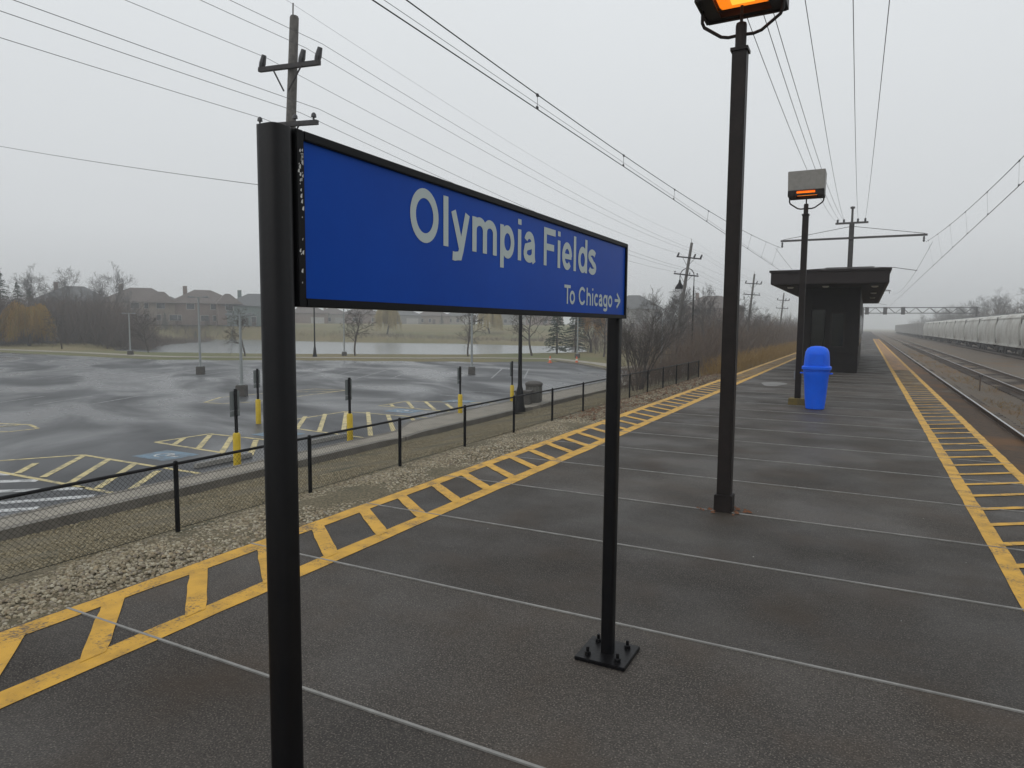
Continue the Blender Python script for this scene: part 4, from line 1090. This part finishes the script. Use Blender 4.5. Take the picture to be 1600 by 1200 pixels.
def willow(name, label, mt, ml, h, w, n, rl, seed, drop=1.0):
    r_ = np.random.default_rng(seed); t = thing(name, label, 'tree')
    (tv, tq), (cv, cq) = grow(seed=seed, h=h*.62, trunk_r=h*.035, levels=3, n0=6, clear=.35, nb=(4, 3, 3), spread=.7, twig_r=.03, up=.5)
    fast_mesh('trunk', tv, tq, mt, t, True); fast_mesh('limbs', cv, cq, mt, t)
    nc = 26; cu = r_.uniform(0, 6.28, nc); cr_ = np.sqrt(r_.random(nc))*w/2*.86; pick = r_.integers(0, nc, n)
    x = cr_[pick]*np.cos(cu[pick])+r_.normal(0, w*.055, n); y = cr_[pick]*np.sin(cu[pick])+r_.normal(0, w*.055, n)
    rr = np.minimum(np.hypot(x, y), w/2); u = np.arctan2(y, x); chz = r_.normal(0, h*.05, nc)
    zt = h*(.52+.46*np.sqrt(np.maximum(0, 1-(rr/(w/2)*.97)**2)))+r_.normal(0, h*.02, n)
    zt += chz[pick]-np.hypot(x-cr_[pick]*np.cos(cu[pick]), y-cr_[pick]*np.sin(cu[pick]))*.5; zt -= np.where(r_.random(n) < .45, r_.random(n)*h*.3, 0)
    Ld = np.minimum(h*r_.uniform(.12, .42, n)*drop, zt-h*.12)
    m = 4; tt = np.linspace(0, 1, m)
    out = np.stack([x/(rr+.01), y/(rr+.01)], -1)*(h*.05)
    pts = np.zeros((n, m, 3)); pts[:, :, 0] = x[:, None]+out[:, :1]*np.sqrt(tt)+r_.normal(0, .08, (n, m)); pts[:, :, 1] = y[:, None]+out[:, 1:]*np.sqrt(tt)+r_.normal(0, .08, (n, m))
    pts[:, :, 2] = zt[:, None]-Ld[:, None]*tt
    v, q_ = tubes(pts, np.tile(np.linspace(rl, rl*.4, m), (n, 1)), 3); fast_mesh('crown', v, q_, ml, t)
    return t
def spruce(seed, h, w):
    r_ = np.random.default_rng(seed); t = thing('evergreen_tree', 'x', 'tree')
    MB().lathe([(h*.022, 0), (h*.016, h*.5), (.02, h*.98)], 8).build('trunk', M['bark'], t, smooth=True)
    P_ = []; V = []; n = 0; Q = []
    for i in range(int(h*24)):
        f = r_.random()**.8; z = h*(.07+.9*f); Lb = w/2*(1-f)**.85*r_.uniform(.7, 1.1)+.12; a = r_.uniform(0, 6.28)
        tt = np.linspace(0, 1, 4)
        P_.append(np.stack([Lb*tt*math.cos(a), Lb*tt*math.sin(a), z+.06*Lb*tt-.22*Lb*tt**2], -1))
        for j in range(int(8+16*Lb)):
            k = r_.uniform(.18, 1); c = np.array([Lb*k*math.cos(a), Lb*k*math.sin(a), z+.06*Lb*k-.22*Lb*k*k])
            s = r_.uniform(.10, .24); dn = r_.normal(0, 1, 3); dn[2] = -abs(dn[2])*.5+.2; e1 = np.array([math.cos(a+r_.normal(0, .9)), math.sin(a+r_.normal(0, .9)), r_.normal(-.2, .3)])*s; e2 = np.cross(e1, dn); e2 = e2/(np.linalg.norm(e2)+1e-6)*s*.28
            V += [c-e2, c+e1*.5-e2*.8, c+e1, c+e1*.5+e2*.8]; Q.append((n, n+1, n+2, n+3)); n += 4
    P_ = np.array(P_); v, q_ = tubes(P_, np.tile(np.linspace(.025, .006, 4), (len(P_), 1)), 3); fast_mesh('branches', v, q_, M['bark'], t)
    fast_mesh('crown', np.array(V), np.array(Q), M['spruce'], t)
    return t
def thicket(name, label, pts_xy, hts, m, seed, twigs=7, r0=.014, cat='shrubs', lean=.35, zs=None):
    """a tangle of thin bare stems with side twigs, as one mass"""
    r_ = np.random.default_rng(seed); n = len(pts_xy); px_, py_ = np.array(pts_xy).T; hts = np.asarray(hts)
    z0 = (height(px_, py_) if zs is None else np.asarray(zs))-.1
    m_ = 5; tt = np.linspace(0, 1, m_)
    dirx = r_.normal(0, lean, n); diry = r_.normal(0, lean, n)
    P_ = np.zeros((n, m_, 3))
    P_[:, :, 0] = px_[:, None]+dirx[:, None]*hts[:, None]*tt**1.4+r_.normal(0, .05, (n, m_))*tt
    P_[:, :, 1] = py_[:, None]+diry[:, None]*hts[:, None]*tt**1.4+r_.normal(0, .05, (n, m_))*tt
    P_[:, :, 2] = z0[:, None]+hts[:, None]*tt
    rr = (r0*(.6+.4*hts/hts.max()))[:, None]*np.linspace(1, .4, m_)
    L_ = [tubes(P_, rr, 3)]
    for k in range(twigs):
        t = r_.uniform(.2, .95, n); kk = t*(m_-1); j = np.minimum(kk.astype(int), m_-2); fr_ = (kk-j)[:, None]
        q0 = P_[np.arange(n), j]*(1-fr_)+P_[np.arange(n), j+1]*fr_
        d = r_.normal(0, .6, (n, 3)); d[:, 2] = np.abs(d[:, 2])+.45; d *= (hts*r_.uniform(.12, .34, n))[:, None]
        q1 = q0+d*.55+r_.normal(0, .03, (n, 3)); q2 = q0+d
        L_.append(tubes(np.stack([q0, q1, q2], 1), np.tile([r0*.55, r0*.4, r0*.25], (n, 1)), 3))
    v, q_ = join_tubes(L_); o = fast_mesh(name, v, q_, m); o['kind'] = 'stuff'; o['label'] = label; o['category'] = cat
    return o

# bare trees and saplings round the lot and the pond
ST = 'small bare street tree '
for i, (px, s, lb) in enumerate([((97, 545.5), .95, ST+'beside the golden willow on the verge'), ((232, 551), .9, ST+'on the verge before the brown hedge'), ((383, 557), 1.0, ST+'beside the thick black sign post'),
        ((555, 556), 1.1, ST+'before the pond, right of a lot light base'), ((731, 557), 1.15, ST+'before the pond, behind a tall lot light'), ((831, 556), 1.35, ST+'slender and conical, by the hooked lamp'), ((943, 558), 1.15, ST+'next to the copper leaved tree by the pond')]):
    p = gz(px, LOT+.1); put(street, i % 2, p.x, p.y, s, z=LOT+.15, label=lb)
for i, (px, hs_) in enumerate([((870, 553), 6.3), ((899, 551), 6.6)]):
    p = gz(px, LOT+.1); place(spruce(40+i, hs_, hs_*.62), p.x, p.y, 1, z=LOT+.12, label=['dark green spruce at the pond end standing alone', 'dark green spruce behind the lot light, touching the copper tree'][i])
p = gz((923, 551), LOT+.1); place(willow('copper_tree', 'x', M['bark'], M['copper'], 6.2, 3.6, 900, .035, 51, .5), p.x, p.y, 1, z=LOT+.1, label='copper leaved tree between the spruce and the sign post')
p = along(44, 121); place(willow('willow_tree', 'x', M['bark'], M['willow'], 6.5, 7.0, 2400, .035, 52, 1.1), *p, label='golden orange weeping willow on the grass beyond the lot')
for px, D, h_, lb in ((605, 172, 7.2, 'straw coloured willow on the far pond shore alone'), (765, 178, 7.0, 'straw coloured willow on the far shore behind a bare tree')):
    p = along(px, D); place(willow('straw_willow', 'x', M['bark'], M['pale'], h_, h_*.95, 1400, .05, int(px), 1.0), *p, label=lb)
# tall bare trees and evergreens far left
for i, (px, D, s) in enumerate([(66, 165, .98), (112, 168, .98), (139, 166, .95), (172, 160, 1.03), (92, 175, .8), (28, 170, .9), (-30, 160, 1.0), (205, 185, .65), (-70, 150, 1.0)]):
    x, y = along(px, D); put(bare, i % 3, x, y, s, label='tall bare tree rising over the brown hedge far left of the pond', group='tall bare trees by the houses')
sp0 = spruce(61, 15, 8)
for i, (px, D, s) in enumerate([(2, 150, .88), (30, 152, .74), (48, 165, .66), (-25, 150, .95), (120, 180, .55), (150, 172, .5)]):
    x, y = along(px, D); o = sp0 if i == 0 else copy_tree(sp0); place(o, x, y, s, label='tall dark evergreen standing among the far bare trees', group='evergreens among the far trees')
# brown hedge left of the pond
def cloud_along(pxs, Ds, n, seed, jit):
    r_ = np.random.default_rng(seed); t = r_.random(n); px = np.interp(t, np.linspace(0, 1, len(pxs)), pxs); D = np.interp(t, np.linspace(0, 1, len(Ds)), Ds)+r_.normal(0, jit, n)
    return [along(a, b) for a, b in zip(px, D)], t
xy, t_ = cloud_along([-80, 0, 60, 120, 180, 240], [128, 134, 140, 138, 132, 126], 3600, 71, 6)
thicket('brush_thicket', 'brown leafless brush bank beyond the lot left of the pond', xy, (rng.uniform(3.0, 7.4, len(xy)))*np.interp(t_, [0, .8, 1], [1, 1, .55]), M['brush_dark'], 72, 7, .030)
xy, t_ = cloud_along([235, 262, 290, 330], [140, 150, 160, 172], 1300, 73, 4)
thicket('reed_fringe', 'reddish dry reeds along the pond bank below the houses', xy, rng.uniform(.8, 2.4, len(xy)), M['brush'], 74, 3, .03)
xy, t_ = cloud_along([200, 400, 600, 800, 930], [168, 182, 166, 156, 150], 3600, 75, 3)
thicket('shore_reeds', 'dull brown grasses along the far pond shore', xy, rng.uniform(.3, 1.0, len(xy)), M['brush'], 76, 2, .02)
xy, t_ = cloud_along([40, 150, 260, 420], [190, 194, 196, 200], 1500, 77, 6)
thicket('garden_brush', 'dark leafless garden shrubs in front of the large houses', xy, rng.uniform(1.5, 4.5, len(xy)), M['brush_dark'], 78, 6, .03)
# thicket beside the platform
n = 5200; ty = 30+rng.random(n)**1.35*170; tx = rng.uniform(-13.4, -8.7, n)-np.where(rng.random(n) < .35, rng.uniform(0, 5, n), 0)*sstep(58, 75, ty)
hts = rng.uniform(1.3, 3.4, n)*(.55+.55*sstep(34, 55, ty))*(1+.25*np.sin(ty*.23)*np.cos(tx))
keep = (ty > 38) | (rng.random(n) < .25) & (tx > -10.8)
tz = np.interp(tx, [p_[0] for p_ in GB], [p_[1] for p_ in GB])
thicket('bank_thicket', 'tangled brown leafless brush along the railway bank beyond the fence', np.stack([tx, ty], -1)[keep], hts[keep], M['brush'], 80, 8, .013, zs=tz[keep])
n = 2600; ty = 62+rng.random(n)*120; tx = rng.uniform(-40, -13.5, n)
thicket('park_brush', 'leafless brush beyond the lot corner behind the hooked lamp', np.stack([tx, ty+np.maximum(0, -tx-14)*1.2], -1), rng.uniform(1.8, 4.8, n), M['brush_dark'], 81, 7, .022)
n = 3800; ty = 40+rng.random(n)*75; tx = rng.uniform(-8.6, -6.6, n); tz = np.interp(tx, [p_[0] for p_ in GB], [p_[1] for p_ in GB])
thicket('dry_weeds', 'golden dry weeds along the gravel between the platform and brush', np.stack([tx, ty], -1), rng.uniform(.35, 1.25, n), M['weeds'], 82, 4, .010, cat='weeds', lean=.2, zs=tz)
n = 300; c_ = gz((1030, 556), LOT); tx = c_.x+rng.normal(0, 2.2, n); ty = c_.y+rng.normal(0, 2.0, n)
thicket('golden_grass_clump', 'golden dry grass clump by the lot corner light', np.stack([tx, ty], -1), rng.uniform(.6, 1.6, n), M['weeds'], 83, 4, .02, cat='weeds', lean=.2)
n = 2500; lf = MB(); ly = 19+rng.random(n)*26; lx = rng.uniform(-8.4, -6.9, n); lz = np.interp(lx, [p_[0] for p_ in GB], [p_[1] for p_ in GB])+.03
s_ = rng.uniform(.02, .06, n); an = rng.uniform(0, 6.28, n)
V = np.zeros((n, 4, 3)); 
for j in range(4): V[:, j, 0] = lx+s_*np.cos(an+j*1.57); V[:, j, 1] = ly+s_*np.sin(an+j*1.57); V[:, j, 2] = lz+rng.uniform(-.01, .03, n)
o = fast_mesh('leaf_litter', V.reshape(-1, 3), np.arange(n*4).reshape(-1, 4), M['leaves']); o['kind'] = 'stuff'; o['label'] = 'reddish fallen leaves along the platform foot near the brush'; o['category'] = 'leaves'
n = 1500; ty = 18+rng.random(n)**1.3*90; tx = rng.uniform(4.6, 6.0, n); ok_ = np.sin(ty*.8)+np.sin(ty*.31+tx)+rng.normal(0, .5, n) > .2
thicket('track_weeds', 'short brown weeds in the gravel between the two tracks', np.stack([tx, ty], -1)[ok_], rng.uniform(.08, .26, n)[ok_], M['weeds'], 84, 4, .008, cat='weeds', lean=.5, zs=np.full(ok_.sum(), -1.47))
# bare trees within the bank brush
for i, (x, y, s, lb) in enumerate([(-10.2, 33.5, 1.0, 'bare many stemmed shrub tree just behind the fence by the sign post'), (-11.4, 38.5, .9, 'bare many stemmed shrub tree at the fence end before the thicket')]):
    o = mstem if i == 0 else copy_tree(mstem); place(o, x, y, s, z=bank_z(x), label=lb)
for i, (x, y, s) in enumerate([(-12.5, 50, .42), (-11.6, 57, .48), (-13.4, 64, .5), (-12.0, 74, .46), (-14, 84, .5), (-12.4, 97, .42), (-13.5, 112, .45), (-16.5, 70, .55), (-19, 80, .6), (-24, 95, .62), (-30, 105, .62)]):
    put(bare, i % 3, x, y, s, z=-2.0 if x < -12 else -1.8, label='bare sapling tree standing in the brush beyond the fence', group='saplings in the bank brush')
# foggy tree belt behind the train
for i in range(34):
    y = 95+i*13+random.uniform(-5, 5); x = 33+random.uniform(-4, 14)+max(0, (i-20))*.2
    put(bare, i % 3, x, y, random.uniform(.8, 1.12), z=-1.8, label='grey bare tree in the foggy belt behind the freight train', group='tree belt behind the train')
n = 5200; ty = 90+rng.random(n)*420; tx = rng.uniform(24, 50, n)
thicket('belt_brush', 'grey leafless undergrowth of the foggy belt behind the train', np.stack([tx, ty], -1), rng.uniform(3, 8.5, n), M['brush_dark'], 90, 7, .03, zs=np.full(n, -1.9))
n = 2600; ty = 200+rng.random(n)*260; tx = rng.uniform(-60, -9, n)
thicket('far_wood', 'faint grey far wood closing the railway cutting in fog', np.stack([tx, ty], -1), rng.uniform(3, 8, n), M['brush_dark'], 91, 6, .04, zs=np.full(n, -2.0))

# ------------------------------------------------------------------ houses beyond the pond
HC = dict(brick=mat('house_brick', (.16, .115, .095), .9, (.20, .15, .125), .5), tan=mat('house_tan', (.22, .18, .145), .9, (.26, .215, .175), .5), sage=mat('house_sage', (.13, .165, .155), .9), grey=mat('house_grey', (.21, .205, .20), .9), cream=mat('house_cream', (.30, .275, .24), .9),
          roof=mat('roof_brown', (.085, .068, .06), .9, (.11, .09, .08), .8), roofg=mat('roof_grey', (.085, .088, .09), .9, (.11, .112, .115), .8), trim=mat('house_trim', (.34, .33, .31), .7), pane=mat('house_glass', (.05, .058, .065), .15))
def house(px, D, w, d, hw, hr, wall, roof, label, rz=None, garage=False, wing=0.0):
    x, y = along(px, D); z = H(x, y)-.3
    rz = math.atan2(y, x)-math.pi/2+random.uniform(-.15, .15) if rz is None else rz
    t = thing('house', label, 'house', (x, y, z), rz)
    wm = MB().box((-w/2, -d/2, 0), (w/2, d/2, hw))
    if wing: wm.box((w/2*.25, -d/2-wing, 0), (w/2*.9, -d/2, hw))
    wm.build('wall', HC[wall], t)
    def hip(cx, cy, w_, d_, z0, hh, m):
        e = .5; a, b = w_/2+e, d_/2+e; rl = max(w_-d_, 1.2)/2
        if w_ >= d_: v = [(cx-a, cy-b, z0), (cx+a, cy-b, z0), (cx+a, cy+b, z0), (cx-a, cy+b, z0), (cx-rl, cy, z0+hh), (cx+rl, cy, z0+hh)]; f = [(0, 1, 5, 4), (1, 2, 5), (2, 3, 4, 5), (3, 0, 4), (3, 2, 1, 0)]
        else: rl = (d_-w_)/2; v = [(cx-a, cy-b, z0), (cx+a, cy-b, z0), (cx+a, cy+b, z0), (cx-a, cy+b, z0), (cx, cy-rl, z0+hh), (cx, cy+rl, z0+hh)]; f = [(0, 1, 4), (1, 2, 5, 4), (2, 3, 5), (3, 0, 4, 5), (3, 2, 1, 0)]
        return m.add(v, f)
    rm = hip(0, 0, w, d, hw, hr, MB())
    if wing: hip(w*.2875, -d/2-wing/2+.4, w*.325, wing+2.5, hw-.05, hr*.72, rm)
    ro = rm.build('roof', HC[roof], t)
    MB().box((-w*.28, -.1, hw+hr*.4), (-w*.28+1.0, .7, hw+hr+.9)).build('chimney', HC[wall], ro)
    fy = -d/2
    for fl in range(2 if hw > 4.5 else 1):
        for k in range(int(w//3)):
            xx = -w/2+1.6+k*3.0
            if xx > w/2-1.2: continue
            yy = fy-(wing if wing and w/2*.25 < xx < w/2*.9 else 0)
            if garage and fl == 0 and xx > 0: continue
            if random.random() < .38: continue
            ww = random.choice((.42, .55, .9)); xx += random.uniform(-.4, .4)
            wo_ = MB().box((xx-ww-.12, yy-.06, 1.0+fl*3.0), (xx+ww+.12, yy+.02, 2.6+fl*3.0)).build('window', HC['trim'], t)
            MB().box((xx-ww, yy-.10, 1.12+fl*3.0), (xx+ww, yy-.065, 2.48+fl*3.0)).build('pane', HC['pane'], wo_)
    if garage:
        MB().box((w*.08, fy-.08-(wing or 0), .1), (w*.08+4.6, fy+.02-(wing or 0), 2.5)).build('garage_door', HC['trim'], t)
    else:
        MB().box((-.55, fy-.08, .05), (.55, fy+.02, 2.3)).build('door', HC['roof'], t)
    return t
house(222, 205, 18, 13, 5.6, 4.0, 'tan', 'roof', 'large tan two storey house behind the brown hedge', wing=3)
house(120, 215, 17, 13, 5.6, 4.0, 'brick', 'roofg', 'brick house half hidden by the tall bare trees')
house(318, 203, 17, 13, 5.6, 3.8, 'brick', 'roof', 'large brick two storey house behind the double headed lot light', wing=3)
house(268, 216, 9, 10, 5.2, 2.4, 'grey', 'roofg', 'small grey house squeezed between the two large houses')
house(362, 206, 7, 9, 5.2, 2.0, 'cream', 'roof', 'narrow cream house beside the large brick house')
house(398, 200, 15, 12, 5.3, 3.5, 'sage', 'roofg', 'sage green house beside the thick sign post')
HH = [(482, 262, 14, 'brick', 'roof', 'brick house just right of the thick sign post', True), (520, 270, 12, 'cream', 'roof', 'cream house with white garage doors under the sign', True), (566, 268, 13, 'brick', 'roof', 'low brick house behind a straw willow', False),
      (628, 275, 14, 'grey', 'roofg', 'grey house to the right of a straw willow', True), (676, 280, 13, 'tan', 'roof', 'tan house in the row above the pond', False), (718, 282, 12, 'cream', 'roofg', 'cream house seen past the tall lot light', True), (800, 268, 13, 'grey', 'roofg', 'grey house with a light front behind the hooked lamp', True),
      (850, 262, 14, 'brick', 'roof', 'brick house behind the spruces', False), (935, 240, 14, 'tan', 'roofg', 'tan house beside the far sign post', False)]
for px, D, w, a, b, lb, gg in HH: house(px, D, w, 10, 3.4+.3*(px % 3), 2.6, a, b, lb, garage=gg)
house(990, 190, 15, 12, 6.2, 3.8, 'grey', 'roofg', 'grey roofed house above the bare shrub tree by the sign post')
house(1112, 205, 17, 12, 5.8, 3.6, 'brick', 'roof', 'brown roofed house behind the hooked lamp and thicket')
# garden evergreens
for px, D, s in ((305, 178, .22), (362, 180, .25), (258, 188, .3), (420, 190, .3), (690, 240, .28)):
    x, y = along(px, D); o = copy_tree(sp0); place(o, x, y, s, label='small rounded garden evergreen on the far lawn', group='garden evergreens')

# ------------------------------------------------------------------ haze
hz = MB().box((-1600, -1600, -6), (1600, 2300, 25)).build('haze', None); hz['kind'] = 'stuff'; hz['label'] = 'pale damp fog hanging over the whole place'; hz['category'] = 'fog'
hm = bpy.data.materials.new('fog'); hm.use_nodes = True; hm.node_tree.nodes.clear()
ho = hm.node_tree.nodes.new('ShaderNodeOutputMaterial'); pv = hm.node_tree.nodes.new('ShaderNodeVolumePrincipled')
pv.inputs['Color'].default_value = (.94, .96, .98, 1); pv.inputs['Density'].default_value = .0013; pv.inputs['Anisotropy'].default_value = .2
hm.node_tree.links.new(pv.outputs[0], ho.inputs['Volume']); hz.data.materials.append(hm)
